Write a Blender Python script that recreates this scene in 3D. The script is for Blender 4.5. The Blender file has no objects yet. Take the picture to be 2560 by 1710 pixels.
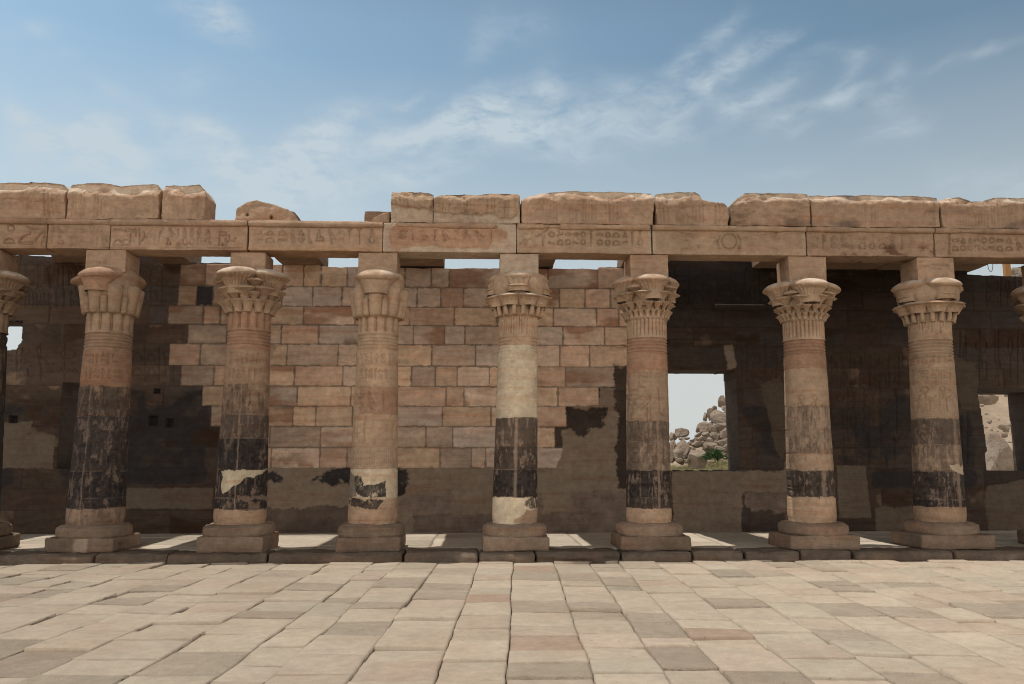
import bpy, math, random
import numpy as np
from mathutils import Vector

# ------------------------------------------------------------------ camera, world, sun
S = bpy.context.scene
FPX = 1900.0
PITCH = math.atan(266 / 1900); YAW = -math.atan(72 / 1900)
CAM = np.array([0.0, -14.0, 1.65])
cam = bpy.data.cameras.new('camera'); cam.sensor_width = 36; cam.lens = 36 * FPX / 2348
cam.clip_start = 0.1; cam.clip_end = 3000
camo = bpy.data.objects.new('camera', cam); S.collection.objects.link(camo)
camo.location = CAM; camo.rotation_euler = (math.pi / 2 + PITCH, 0, YAW)
S.camera = camo

SUNV = Vector((-0.255, 0.06, 1.0)).normalized()      # towards the sun
sl = bpy.data.lights.new('sun', 'SUN'); sl.energy = 4.9; sl.angle = math.radians(0.53); sl.color = (1.0, 0.95, 0.87)
so = bpy.data.objects.new('sun', sl); S.collection.objects.link(so)
so.rotation_euler = (-SUNV).to_track_quat('-Z', 'Y').to_euler()

S.view_settings.view_transform = 'Standard'; S.view_settings.look = 'None'
S.view_settings.exposure = -0.27; S.view_settings.gamma = 1.0
S.render.engine = 'CYCLES'
S.cycles.max_bounces = 7; S.cycles.diffuse_bounces = 5
S.cycles.use_denoising = True
S.cycles.pixel_filter_type = 'BLACKMAN_HARRIS'; S.cycles.filter_width = 1.05


def ray(x, y):
    """direction of a measured photo point (photo scaled to 2348 px wide)"""
    a = math.pi / 2 + PITCH; c, s = math.cos(a), math.sin(a)
    d = np.array([(x - 1174) / FPX, (784.2 - y) / FPX, -1.0])
    d = np.array([d[0], d[1] * c - d[2] * s, d[1] * s + d[2] * c])
    c, s = math.cos(YAW), math.sin(YAW)
    return np.array([d[0] * c - d[1] * s, d[0] * s + d[1] * c, d[2]])


def PX(x, y, Y):
    d = ray(x, y); return CAM + d * (Y - CAM[1]) / d[1]


def XX(x, Y, y=900): return float(PX(x, y, Y)[0])
def ZZ(y, Y, x=1174): return float(PX(x, y, Y)[2])


# ------------------------------------------------------------------ sky
W = bpy.data.worlds.new('World'); S.world = W; W.use_nodes = True
nt = W.node_tree; nt.nodes.clear()
N = nt.nodes; L = nt.links
def nn(tree, t, **k):
    n = tree.nodes.new(t)
    for a, b in k.items(): setattr(n, a, b)
    return n
def mth(tree, op, a, b=None, c=None, clamp=False):
    n = tree.nodes.new('ShaderNodeMath'); n.operation = op; n.use_clamp = clamp
    for i, v in enumerate((a, b, c)):
        if v is None: continue
        if isinstance(v, (int, float)): n.inputs[i].default_value = v
        else: tree.links.new(v, n.inputs[i])
    return n.outputs[0]
sky = nn(nt, 'ShaderNodeTexSky', sky_type='NISHITA', sun_disc=False)
sky.sun_elevation = math.asin(SUNV.z); sky.sun_rotation = math.atan2(SUNV.x, SUNV.y)
sky.altitude = 100; sky.air_density = 1.1; sky.dust_density = 2.0; sky.ozone_density = 1.0
tc = nn(nt, 'ShaderNodeTexCoord'); sep = nn(nt, 'ShaderNodeSeparateXYZ'); L.new(tc.outputs['Generated'], sep.inputs[0])
az = mth(nt, 'ARCTAN2', sep.outputs[0], sep.outputs[1]); el = mth(nt, 'ARCSINE', sep.outputs[2])
cmb = nn(nt, 'ShaderNodeCombineXYZ'); L.new(az, cmb.inputs[0]); L.new(el, cmb.inputs[1])
# distort the field so that no cloud patch keeps a clean outline
dn = nn(nt, 'ShaderNodeTexNoise'); dn.inputs['Scale'].default_value = 11; dn.inputs['Detail'].default_value = 4
L.new(cmb.outputs[0], dn.inputs['Vector'])
dv = nn(nt, 'ShaderNodeVectorMath', operation='SUBTRACT'); L.new(dn.outputs['Color'], dv.inputs[0]); dv.inputs[1].default_value = (.5, .5, .5)
ds = nn(nt, 'ShaderNodeVectorMath', operation='SCALE'); L.new(dv.outputs[0], ds.inputs[0]); ds.inputs['Scale'].default_value = 0.042
da = nn(nt, 'ShaderNodeVectorMath', operation='ADD'); L.new(cmb.outputs[0], da.inputs[0]); L.new(ds.outputs[0], da.inputs[1])
CL = [  # cloud patches: x, y, half length, half width, tilt (deg, up to the right), strength
    (490, 45, 75, 40, -20,0.87), (70, 78, 35, 12, 20, .45), (62, 272, 48, 22, -25,0.9425), (130, 330, 75, 42, 15,1.2325),
    (215, 320, 60, 38, -35,0.87), (305, 335, 70, 40, -40,1.2325), (385, 300, 60, 20, -45, .5), (455, 288, 50, 20, 0,0.7975), (535, 370, 85, 42, -30,1.305),
    (690, 385, 80, 50, 30, 1.0), (745, 300, 110, 38, 28, .85), (880, 318, 130, 26, 10, .85), (1060, 268, 130, 28, 25, .8),
    (1300, 275, 200, 45, 0, .75), (1130, 305, 120, 30, 10, .7), (1220, 325, 150, 24, -12, .6), (1250, 205, 40, 28, 15, .6),
    (1440, 200, 75, 30, -10, .45), (1500, 300, 110, 25, -5, .4), (1595, 205, 75, 34, 30, .7), (1665, 165, 60, 24, 40, .75), (1590, 130, 75, 20, 32, .6),
    (1755, 108, 50, 20, 25, .55), (1800, 95, 40, 12, 20, .3), (1665, 62, 40, 16, 25, .4), (1710, 236, 46, 24, 15, .85), (1785, 190, 70, 22, 30, .55),
    (1790, 275, 45, 22, 20, .6), (1830, 297, 30, 12, 25, .4), (1890, 235, 80, 14, 8, .4), (1930, 190, 50, 18, 50, .45), (1975, 235, 70, 24, -15, .55),
    (1950, 128, 50, 14, -15, .4), (2055, 190, 40, 20, 60, .45), (2055, 305, 50, 20, 10, .75), (2150, 150, 40, 9, 25, .25), (2260, 118, 50, 11, 8, .45),
    (1270, 365, 60, 8, 4, .35), (1900, 368, 0.1, 0.1, 0, .0), (1795, 402, 60, 10, 5, .35), (2290, 430, 110, 34, -20, .5),
    (440, 180, 50, 24, 10, .3), (255, 198, 40, 14, -10, .35), (140, 120, 25, 9, 0, .3), (1100, 95, 50, 40, 60, .3), (1210, 75, 60, 24, 0, .3),
    (1140, 240, 60, 14, 25, .45), (930, 232, 40, 10, 25, .35), (600, 430, 240, 34, 5, .6), (850, 410, 180, 34, 12, .55), (250, 395, 60, 14, -10, .4),
    (720, 480, 200, 30, 0, .5), (1000, 390, 120, 20, 12, .4)]
tot = None
for (x, y, lx, ly, tl, st) in CL:
    if st <= 0: continue
    if x > 1350: st *= .78
    d = ray(x, y); d = d / np.linalg.norm(d)
    a0, e0 = math.atan2(d[0], d[1]), math.asin(d[2])
    mp = nn(nt, 'ShaderNodeMapping', vector_type='TEXTURE')
    mp.inputs['Location'].default_value = (a0, e0, 0)
    mp.inputs['Rotation'].default_value = (0, 0, math.radians(tl))
    mp.inputs['Scale'].default_value = (lx / FPX * 1.12, ly / FPX * 1.05, 1)
    L.new(da.outputs[0], mp.inputs[0])
    ln = nn(nt, 'ShaderNodeVectorMath', operation='LENGTH'); L.new(mp.outputs[0], ln.inputs[0])
    q = mth(nt, 'MULTIPLY', ln.outputs['Value'], ln.outputs['Value'])
    q = mth(nt, 'MULTIPLY', q, -0.9); q = mth(nt, 'EXPONENT', q); q = mth(nt, 'MULTIPLY', q, st)
    tot = q if tot is None else mth(nt, 'ADD', tot, q)
mp = nn(nt, 'ShaderNodeMapping'); mp.inputs['Rotation'].default_value = (0, 0, math.radians(-22)); mp.inputs['Scale'].default_value = (20, 50, 1)
L.new(da.outputs[0], mp.inputs[0])
cn = nn(nt, 'ShaderNodeTexNoise'); cn.inputs['Scale'].default_value = 1.0; cn.inputs['Detail'].default_value = 7; cn.inputs['Roughness'].default_value = .6
L.new(mp.outputs[0], cn.inputs['Vector'])
nf = mth(nt, 'MULTIPLY_ADD', cn.outputs['Fac'], 3.2, -0.9, clamp=True)
cf = mth(nt, 'MULTIPLY', tot, nf); 
wn = nn(nt, 'ShaderNodeTexNoise'); wn.inputs['Scale'].default_value = 3.0; wn.inputs['Detail'].default_value = 5; L.new(da.outputs[0], wn.inputs['Vector'])
veil = mth(nt, 'MULTIPLY_ADD', wn.outputs['Fac'], .4, -.15, clamp=True)
cf = mth(nt, 'ADD', mth(nt, 'MULTIPLY', cf, .84), mth(nt, 'MULTIPLY', veil, .5)); cf = mth(nt, 'MINIMUM', cf, .85)
# clear-sky tint: dusty near the horizon, deeper to the north-east and towards the zenith
tint = nn(nt, 'ShaderNodeMix', data_type='RGBA', blend_type='MULTIPLY'); tint.inputs[0].default_value = 1
L.new(sky.outputs[0], tint.inputs[6]); hi = nn(nt, 'ShaderNodeMapRange'); hi.inputs[1].default_value = .5; hi.inputs[2].default_value = 1.0; hi.inputs[3].default_value = 1.0; hi.inputs[4].default_value = .14; L.new(el, hi.inputs[0]); tint.inputs[7].default_value = (1.76, 1.97, 1.76, 1)
deep = nn(nt, 'ShaderNodeMapRange'); deep.inputs[1].default_value = -.35; deep.inputs[2].default_value = 1.0; deep.inputs[3].default_value = 1.08; deep.inputs[4].default_value = .65
L.new(mth(nt, 'MULTIPLY_ADD', el, .75, az), deep.inputs[0])
dm = nn(nt, 'ShaderNodeVectorMath', operation='SCALE'); L.new(tint.outputs[2], dm.inputs[0]); L.new(mth(nt, 'MULTIPLY', deep.outputs[0], hi.outputs[0]), dm.inputs['Scale'])
hz = nn(nt, 'ShaderNodeMapRange'); hz.inputs[1].default_value = .10; hz.inputs[2].default_value = .46; hz.inputs[3].default_value = .92; hz.inputs[4].default_value = 0
L.new(el, hz.inputs[0])
hm = nn(nt, 'ShaderNodeMix', data_type='RGBA'); L.new(hz.outputs[0], hm.inputs[0]); L.new(dm.outputs[0], hm.inputs[6]); hm.inputs[7].default_value = (8.0, 8.3, 8.2, 1)
cm = nn(nt, 'ShaderNodeMix', data_type='RGBA'); L.new(cf, cm.inputs[0]); L.new(hm.outputs[2], cm.inputs[6]); cm.inputs[7].default_value = (7.0, 8.1, 8.8, 1)
so_ = nn(nt, 'ShaderNodeMapRange'); so_.inputs[1].default_value = .05; so_.inputs[2].default_value = -.45; so_.inputs[3].default_value = 0; so_.inputs[4].default_value = .85
L.new(sep.outputs[1], so_.inputs[0])    # unseen southern sky brightened low down, added as warm fill for the shaded front
se_ = nn(nt, 'ShaderNodeMapRange'); se_.inputs[1].default_value = .15; se_.inputs[2].default_value = .75; se_.inputs[3].default_value = 1; se_.inputs[4].default_value = .12; L.new(el, se_.inputs[0])
sm_ = nn(nt, 'ShaderNodeMix', data_type='RGBA'); L.new(mth(nt, 'MULTIPLY', so_.outputs[0], se_.outputs[0]), sm_.inputs[0]); L.new(cm.outputs[2], sm_.inputs[6]); sm_.inputs[7].default_value = (27, 24, 20.8, 1)
bg = nn(nt, 'ShaderNodeBackground'); bg.inputs[1].default_value = 0.095; L.new(sm_.outputs[2], bg.inputs[0])
wo = nn(nt, 'ShaderNodeOutputWorld'); L.new(bg.outputs[0], wo.inputs[0])

# ------------------------------------------------------------------ numpy noise
def _hash(i, j, k, s):
    n = (i * 73856093) ^ (j * 19349663) ^ (k * 83492791) ^ (s * 2654435 + 1013)
    n = n.astype(np.int64) & 0xffffffff
    n = (n ^ (n >> 15)) * 2246822519 & 0xffffffff
    n = (n ^ (n >> 13)) * 3266489917 & 0xffffffff
    n = n ^ (n >> 16)
    return (n & 0xffffff) / float(0xffffff)


def vn(P, s=0):
    P = np.asarray(P, float); F = np.floor(P).astype(np.int64); f = P - F; f = f * f * (3 - 2 * f)
    i, j, k = F[..., 0], F[..., 1], F[..., 2]; r = 0
    for a in (0, 1):
        wa = f[..., 0] if a else 1 - f[..., 0]
        for b in (0, 1):
            wb = f[..., 1] if b else 1 - f[..., 1]
            for c in (0, 1):
                wc = f[..., 2] if c else 1 - f[..., 2]
                r = r + wa * wb * wc * _hash(i + a, j + b, k + c, s)
    return r * 2 - 1


def fbm(P, fr, o=4, s=0, sc=(1, 1, 1), g=.5):
    P = np.asarray(P, float) * (np.array(sc) * fr); r = 0; a = 1; t = 0
    for q in range(o):
        r = r + a * vn(P, s + q * 17); t += a; a *= g; P = P * 2.03 + 7.3
    return r / t


def st3(x, y, z=0.0):
    x, y, z = np.broadcast_arrays(x, y, z); return np.stack([x, y, z], -1).astype(float)


def sstep(a, b, x):
    t = np.clip((x - a) / (b - a), 0, 1); return t * t * (3 - 2 * t)


def mixc(c, d, t):
    t = np.asarray(t)[..., None]; return c * (1 - t) + np.asarray(d) * t


# ------------------------------------------------------------------ mesh helpers
def mesh_np(name, V, Q=None, T=None, col=None, smooth=True):
    me = bpy.data.meshes.new(name)
    Q = np.zeros((0, 4), int) if Q is None else np.asarray(Q, int); T = np.zeros((0, 3), int) if T is None else np.asarray(T, int)
    V = np.asarray(V, float)
    me.vertices.add(len(V)); me.vertices.foreach_set('co', V.ravel())
    nl = Q.size + T.size; me.loops.add(nl)
    me.loops.foreach_set('vertex_index', np.concatenate([Q.ravel(), T.ravel()]).astype(np.int32))
    me.polygons.add(len(Q) + len(T))
    tot = np.concatenate([np.full(len(Q), 4), np.full(len(T), 3)]); stt = np.concatenate([[0], np.cumsum(tot)[:-1]]) if len(tot) else tot
    me.polygons.foreach_set('loop_start', stt.astype(np.int32)); me.polygons.foreach_set('loop_total', tot.astype(np.int32))
    me.polygons.foreach_set('use_smooth', np.full(len(tot), smooth))
    me.update(calc_edges=True)
    if col is not None:
        col = np.asarray(col, float)
        if col.ndim == 1: col = np.tile(col, (len(V), 1))
        if col.shape[1] == 3: col = np.concatenate([col, np.ones((len(V), 1))], 1)
        at = me.color_attributes.new('Col', 'FLOAT_COLOR', 'POINT'); at.data.foreach_set('color', col.astype(np.float32).ravel())
    return me


class MB:
    """collects pieces that become ONE mesh"""
    def __init__(s): s.V = []; s.Q = []; s.T = []; s.C = []; s.n = 0
    def add(s, V, Q=None, T=None, C=(.4, .3, .2)):
        V = np.asarray(V, float).reshape(-1, 3)
        C = np.asarray(C, float)
        if C.ndim == 1: C = np.tile(C, (len(V), 1))
        if C.shape[1] == 3: C = np.concatenate([C, np.ones((len(V), 1))], 1)
        if Q is not None and len(Q): s.Q.append(np.asarray(Q, int) + s.n)
        if T is not None and len(T): s.T.append(np.asarray(T, int) + s.n)
        s.V.append(V); s.C.append(C); s.n += len(V)
    def data(s):
        return (np.concatenate(s.V), np.concatenate(s.Q) if s.Q else None, np.concatenate(s.T) if s.T else None, np.concatenate(s.C))


def obj(name, me, mat, parent=None, origin=(0, 0, 0)):
    """link one mesh object; its vertices are given in world space"""
    o = bpy.data.objects.new(name, me); S.collection.objects.link(o)
    me.materials.append(mat)
    base = np.array(origin, float)
    if parent is not None:
        o.parent = parent
        p = parent; base = np.zeros(3)
        while p is not None: base += np.array(p.location); p = p.parent
    else: o.location = base
    co = np.empty(len(me.vertices) * 3); me.vertices.foreach_get('co', co)
    co = co.reshape(-1, 3) - base; me.vertices.foreach_set('co', co.ravel()); me.update()
    return o


def thing(name, label, cat, loc, group=None):
    o = bpy.data.objects.new(name, None); S.collection.objects.link(o); o.location = loc; o.empty_display_size = .2
    return tag(o, label, cat, group)


def tag(o, label=None, cat=None, group=None, kind=None):
    if label: o['label'] = label
    if cat: o['category'] = cat
    if group: o['group'] = group
    if kind or cat: o['kind'] = kind or 'thing'
    return o


def gridq(nu, nv, wrap=False, off=0):
    """quads of a (nu x nv) grid, index = i*nv + j; wrap joins last i to first"""
    i = np.arange(nu if wrap else nu - 1)[:, None]; j = np.arange(nv - 1)[None]
    a = i * nv + j; b = ((i + 1) % nu) * nv + j
    return np.stack([a, b, b + 1, a + 1], -1).reshape(-1, 4) + off


def boxgrid(lo, hi, n, rnd):
    """six gridded faces of a rounded box"""
    lo = np.array(lo, float); hi = np.array(hi, float); mb = MB()
    sm = [np.linspace(0, 1, max(2, k)) for k in n]
    for ax in range(3):
        u, v = [(1, 2), (2, 0), (0, 1)][ax]
        for sd in (0, 1):
            U, Vv = np.meshgrid(sm[u], sm[v], indexing='ij')
            P = np.zeros(U.shape + (3,)); P[..., u] = lo[u] + (hi[u] - lo[u]) * U; P[..., v] = lo[v] + (hi[v] - lo[v]) * Vv
            P[..., ax] = hi[ax] if sd else lo[ax]
            r = min(rnd, .49 * (hi - lo).min()); inner = np.clip(P, lo + r, hi - r); d = P - inner
            ln = np.linalg.norm(d, axis=-1, keepdims=True); P = inner + d / np.maximum(ln, 1e-9) * r
            q = gridq(len(sm[u]), len(sm[v]))
            if not sd: q = q[:, ::-1]
            mb.add(P, q)
    V, Q, T, C = mb.data(); return V, Q


# ------------------------------------------------------------------ materials
def stone_mat(name, mottle=.35, grain=.25, strata=.25, bump=.5, pits=.6, fscale=1.0, rough=.92, strtint=(1.12, .86, .74)):
    m = bpy.data.materials.new(name); m.use_nodes = True; t = m.node_tree; b = t.nodes['Principled BSDF']
    b.inputs['Roughness'].default_value = rough
    b.inputs['Specular IOR Level'].default_value = .15
    at = nn(t, 'ShaderNodeAttribute', attribute_name='Col')
    ge = nn(t, 'ShaderNodeNewGeometry')
    def noise(scale, det, vec=None, r=.6):
        n = nn(t, 'ShaderNodeTexNoise'); n.inputs['Scale'].default_value = scale * fscale; n.inputs['Detail'].default_value = det; n.inputs['Roughness'].default_value = r
        t.links.new(vec or ge.outputs['Position'], n.inputs['Vector']); return n.outputs['Fac']
    big = noise(2.1, 5); fine = noise(52, 4, r=.75); mid = noise(9, 4)
    f = mth(t, 'MULTIPLY_ADD', big, mottle * 2, 1 - mottle)
    f2 = mth(t, 'MULTIPLY_ADD', fine, grain * 2, 1 - grain)
    f3 = mth(t, 'MULTIPLY_ADD', mid, grain * 2, 1 - grain)
    f = mth(t, 'MULTIPLY', mth(t, 'MULTIPLY', f, f2), f3)
    mp = nn(t, 'ShaderNodeMapping'); mp.inputs['Scale'].default_value = (.7, .7, 9); mp.inputs['Rotation'].default_value = (.05, .07, 0)
    t.links.new(ge.outputs['Position'], mp.inputs[0])
    sn = noise(1.3, 4, mp.outputs[0], .65)
    sm = nn(t, 'ShaderNodeMapRange'); sm.inputs[1].default_value = .48; sm.inputs[2].default_value = .72; sm.inputs[4].default_value = strata * 2.8
    t.links.new(sn, sm.inputs[0])
    mu = nn(t, 'ShaderNodeVectorMath', operation='SCALE'); t.links.new(at.outputs['Color'], mu.inputs[0]); t.links.new(f, mu.inputs['Scale'])
    sx = nn(t, 'ShaderNodeMix', data_type='RGBA', blend_type='MULTIPLY'); t.links.new(sm.outputs[0], sx.inputs[0])
    t.links.new(mu.outputs[0], sx.inputs[6]); sx.inputs[7].default_value = (strtint[0] * .78, strtint[1] * .78, strtint[2] * .78, 1)
    last = sx.outputs[2]
    if pits > 0:
        pv = noise(17, 2, r=.5); pm = nn(t, 'ShaderNodeMapRange'); pm.inputs[1].default_value = .70; pm.inputs[2].default_value = .76; pm.inputs[4].default_value = pits
        t.links.new(pv, pm.inputs[0])
        px = nn(t, 'ShaderNodeMix', data_type='RGBA', blend_type='MULTIPLY'); t.links.new(pm.outputs[0], px.inputs[0]); t.links.new(last, px.inputs[6]); px.inputs[7].default_value = (.35, .3, .27, 1)
        last = px.outputs[2]
    t.links.new(last, b.inputs['Base Color'])
    bh = mth(t, 'ADD', mth(t, 'MULTIPLY', fine, .6), mth(t, 'MULTIPLY', mid, .6)); bh = mth(t, 'ADD', bh, mth(t, 'MULTIPLY', sn, .8))
    bp = nn(t, 'ShaderNodeBump'); bp.inputs['Distance'].default_value = .03 / fscale
    t.links.new(mth(t, 'MULTIPLY', at.outputs['Alpha'], bump), bp.inputs['Strength'])
    t.links.new(bh, bp.inputs['Height']); t.links.new(bp.outputs[0], b.inputs['Normal'])
    return m


M_STONE = stone_mat('weathered sandstone', mottle=.38, grain=.42, bump=1.0)
M_WALL = stone_mat('wall sandstone', mottle=.3, grain=.34, strata=.3, pits=.45, bump=.7)
M_PAVE = stone_mat('paving sandstone', mottle=.20, grain=.24, strata=.12, bump=.8, pits=.45)
M_ROCK = stone_mat('granite rock', mottle=.3, grain=.3, strata=.25, bump=.8, pits=.4, fscale=.25)
M_SAND = stone_mat('sand ground', mottle=.2, grain=.2, strata=0, bump=.4, pits=0)


def plain_mat(name, col, rough=.8, metal=0.0):
    m = bpy.data.materials.new(name); m.use_nodes = True; t = m.node_tree; b = t.nodes['Principled BSDF']
    n = nn(t, 'ShaderNodeTexNoise'); n.inputs['Scale'].default_value = 30
    r = nn(t, 'ShaderNodeMix', data_type='RGBA'); t.links.new(n.outputs['Fac'], r.inputs[0])
    r.inputs[6].default_value = tuple(c * .7 for c in col) + (1,); r.inputs[7].default_value = tuple(min(1, c * 1.25) for c in col) + (1,)
    t.links.new(r.outputs[2], b.inputs['Base Color']); b.inputs['Roughness'].default_value = rough; b.inputs['Metallic'].default_value = metal
    return m


# base colours (linear reflectance)
C_ST = np.array([.385, .268, .186]); C_LT = np.array([.405, .29, .20]); C_RED = np.array([.30, .165, .105])
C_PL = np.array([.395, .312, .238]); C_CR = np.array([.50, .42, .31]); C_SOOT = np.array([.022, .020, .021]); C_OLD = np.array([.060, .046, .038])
C_GREY = np.array([.22, .185, .15])
PF = 0.15    # height of the portico floor
Y_AX = .36   # plane of the column axes
Y_W = 3.37   # face of the back wall

# ------------------------------------------------------------------ stone block builder
def inpoly(x, z, poly):
    ins = np.zeros(np.shape(x), bool); n = len(poly)
    for i in range(n):
        x0, z0 = poly[i]; x1, z1 = poly[(i + 1) % n]
        c = ((z0 > z) != (z1 > z)) & (x < (x1 - x0) * (z - z0) / (z1 - z0 + 1e-12) + x0)
        ins ^= c
    return ins


def softpoly(x, z, poly, jit=.03, fr=9, s=3):
    P = st3(x, z); jx = fbm(P, fr, 4, s) * jit * 2; jz = fbm(P, fr, 4, s + 50) * jit * 2; out = 0
    f = (jit * .25 + .004)
    n1 = vn(P * 31, s + 7) * f * 1.6; n2 = vn(P * 31, s + 8) * f * 1.6
    for a, b in ((1, 0), (-1, .3), (.2, 1), (-.3, -1), (0, 0)): out = out + inpoly(x + jx + a * f + n1, z + jz + b * f + n2, poly)
    return out / 5.0


def carve(x, z, segs, w=.011):
    """0..1 groove profile along line segments (world x, z)"""
    out = np.zeros(x.shape)
    if not segs: return out
    for (a, b, c, d) in segs:
        m = (x > min(a, c) - 2 * w) & (x < max(a, c) + 2 * w) & (z > min(b, d) - 2 * w) & (z < max(b, d) + 2 * w)
        if not m.any(): continue
        px, pz = x[m] - a, z[m] - b; dx, dz = c - a, d - b; l2 = dx * dx + dz * dz + 1e-12
        t = np.clip((px * dx + pz * dz) / l2, 0, 1); dist = np.hypot(px - t * dx, pz - t * dz)
        out[m] = np.maximum(out[m], 1 - sstep(w * .35, w * 1.3, dist))
    return out


def poly2seg(pts): return [(pts[i][0], pts[i][1], pts[i + 1][0], pts[i + 1][1]) for i in range(len(pts) - 1)]
def arc(cx, cy, rx, ry, a0=0, a1=360, n=14):
    return [(cx + rx * math.cos(math.radians(a0 + (a1 - a0) * i / n)), cy + ry * math.sin(math.radians(a0 + (a1 - a0) * i / n))) for i in range(n + 1)]


GL = {  # signs as polylines in a unit box, y up
    'disc': [arc(.5, .5, .4, .4)], 'loaf': [arc(.5, .1, .45, .7, 0, 180, 10) + [(.95, .1), (.05, .1)]],
    'basket': [[(0, .7), (1, .7)], arc(.5, .7, .5, .5, 180, 360, 10)],
    'reed': [[(.35, 0), (.35, .95), (.6, .8), (.65, .55), (.35, .5)]],
    'staff': [[(.5, 0), (.5, .8), (.3, .95), (.7, 1)]], 'bar': [[(.5, 0), (.5, 1)]],
    'heart': [arc(.5, .22, .3, .22) , [(.42, .42), (.42, 1), (.58, 1), (.58, .42)], [(.3, .75), (.7, .75)]],
    'water': [[(i / 8, .4 + .25 * (i % 2)) for i in range(9)]],
    'bird': [[(.1, .85), (.2, 1), (.35, .95), (.4, .7), (.75, .45), (1, .2), (.6, .3), (.35, .35), (.25, .55), (.2, .8), (.1, .85)], [(.5, .32), (.5, 0), (.65, 0)], [(.42, .34), (.4, 0)]],
    'cross': [arc(.5, .78, .2, .2), [(.5, .58), (.5, 0)], [(.2, .5), (.8, .5)]],
    'house': [[(.1, 0), (.1, .9), (.9, .9), (.9, 0), (.65, 0)], [(.35, 0), (.1, 0)]],
    'sit': [[(.3, 1), (.5, 1), (.5, .8), (.3, .78), (.25, .5), (.1, .1), (.9, .1), (.85, .4), (.55, .45), (.5, .78)]],
    'arm': [[(0, .2), (.2, .45), (.8, .5), (1, .75)], [(.3, .48), (.35, .95), (.15, .95)]],
    'leg': [[(.3, 1), (.35, .3), (.3, 0), (.8, 0)], [(.5, 1), (.5, .1)]],
    'snake': [[(0, .3), (.15, .6), (.3, .4), (.6, .3), (1, .25)]], 'tri': [[(.1, .1), (.5, .9), (.9, .1), (.1, .1)]],
    'eye': [arc(.5, .5, .5, .22), arc(.5, .5, .12, .15)]}


def glyph(kind, cx, cy, w, h, Y=0.0):
    """sign centred on a photo point, size in photo px -> world segments on plane Y"""
    segs = []
    for pl in GL[kind]:
        pts = [PX(cx + (u - .5) * w, cy - (v - .5) * h, Y) for u, v in pl]
        segs += poly2seg([(p[0], p[2]) for p in pts])
    return segs


def pline(pts, Y=0.0):
    q = [PX(x, y, Y) for x, y in pts]; return poly2seg([(p[0], p[2]) for p in q])


def glyph_row(x0, x1, y0, y1, seed, Y=0.0, step=24):
    R = random.Random(seed); segs = []; x = x0; ks = list(GL)
    while x < x1 - 10:
        w = R.uniform(.6, 1.1) * step; h = (y1 - y0)
        if R.random() < .5: segs += glyph(R.choice(['bird', 'sit', 'reed', 'staff', 'leg', 'heart', 'cross', 'reed', 'bar']), x + w / 2, (y0 + y1) / 2, w * .8, h * R.uniform(.75, .95), Y)
        else:
            segs += glyph(R.choice(['disc', 'loaf', 'arm', 'water', 'tri', 'eye', 'basket']), x + w / 2, y0 + h * .27, w * .8, h * .36, Y)
            segs += glyph(R.choice(['loaf', 'basket', 'snake', 'house', 'disc', 'water', 'loaf']), x + w / 2, y0 + h * .74, w * .8, h * .38, Y)
        x += w * 1.1
    return segs


def block(x0, x1, y0, y1, z0, z1, res=.02, ny=8, rnd=.02, amp=.01, fr=3, seed=0, top=None, bot=None, face=None, col=None, amp2=.004, fr2=16, endjit=.0):
    """rounded, weathered stone box. top/bot: photo polylines of its upper/lower edge; face(x,z)->inward offset; col(x,z,P)->rgb(a)"""
    nx = max(3, int((x1 - x0) / res)); nz = max(3, int((z1 - z0) / res))
    V, Q = boxgrid((x0, y0, z0), (x1, y1, z1), (nx, ny, nz), rnd)
    fw = np.clip((y1 - V[:, 1]) / (y1 - y0), 0, 1)
    rel = (V[:, 2] - z0) / (z1 - z0)
    zt = np.full(len(V), z1); zb = np.full(len(V), z0)
    if top is not None:
        tp = np.array([PX(a, b, y0)[[0, 2]] for a, b in top]); zt = np.interp(V[:, 0], tp[:, 0], tp[:, 1])
        zt = zt + fbm(st3(V[:, 0], 0 * V[:, 0] + seed), 9, 3, seed) * .014 + fbm(V, 2.5, 3, seed + 3) * .02 * (1 - fw)
    if bot is not None:
        tp = np.array([PX(a, b, y0)[[0, 2]] for a, b in bot]); zb = np.interp(V[:, 0], tp[:, 0], tp[:, 1])
    V[:, 2] = zb + rel * (zt - zb)
    if endjit:
        ex = np.clip(abs(V[:, 0] - (x0 + x1) / 2) / ((x1 - x0) / 2), 0, 1) ** 4
        V[:, 0] -= np.sign(V[:, 0] - (x0 + x1) / 2) * ex * (fbm(st3(0 * V[:, 0] + x0, V[:, 1], V[:, 2]), 2.5, 3, seed + 9) * .5 + .5) * endjit
    C = None
    if col is not None: C = col(V[:, 0], V[:, 2], V)
    if face is not None:
        V[:, 1] += face(V[:, 0], V[:, 2]) * sstep(.9, 1, fw)
    for k in range(3):
        V[:, k] += fbm(V, fr, 3, seed + 11 * k) * amp + fbm(V, fr2, 2, seed + 5 + 11 * k) * amp2
    return V, Q, C


def tone(base, seed, var=.12, redv=.5):
    """large soft colour patches of the stone itself"""
    def f(x, z, P):
        n = fbm(P, .9, 3, seed); r = fbm(P, 1.7, 3, seed + 5, sc=(1, 1, 2.5))
        c = np.asarray(base)[None] * (1 + var * n)[:, None]
        return mixc(c, C_RED * 1.15, np.clip(r * 1.6 - .15, 0, 1) * redv)
    return f


# ------------------------------------------------------------------ architrave
Z_A0, Z_A1 = 5.17, 5.69
def w_poly(pts, Y=0.0): return [tuple(PX(a, b, Y)[[0, 2]]) for a, b in pts]
def z1(x, y): return (.336 * x, 385.2 + .336 * y)
def z2(x, y): return (779.6 + .336 * x, 385.2 + .336 * y)
def z3(x, y): return (1559.2 + .336 * x, 385.2 + .336 * y)
def z5(x, y): return (.2344 * x, 403.6 + .2344 * y)

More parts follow.
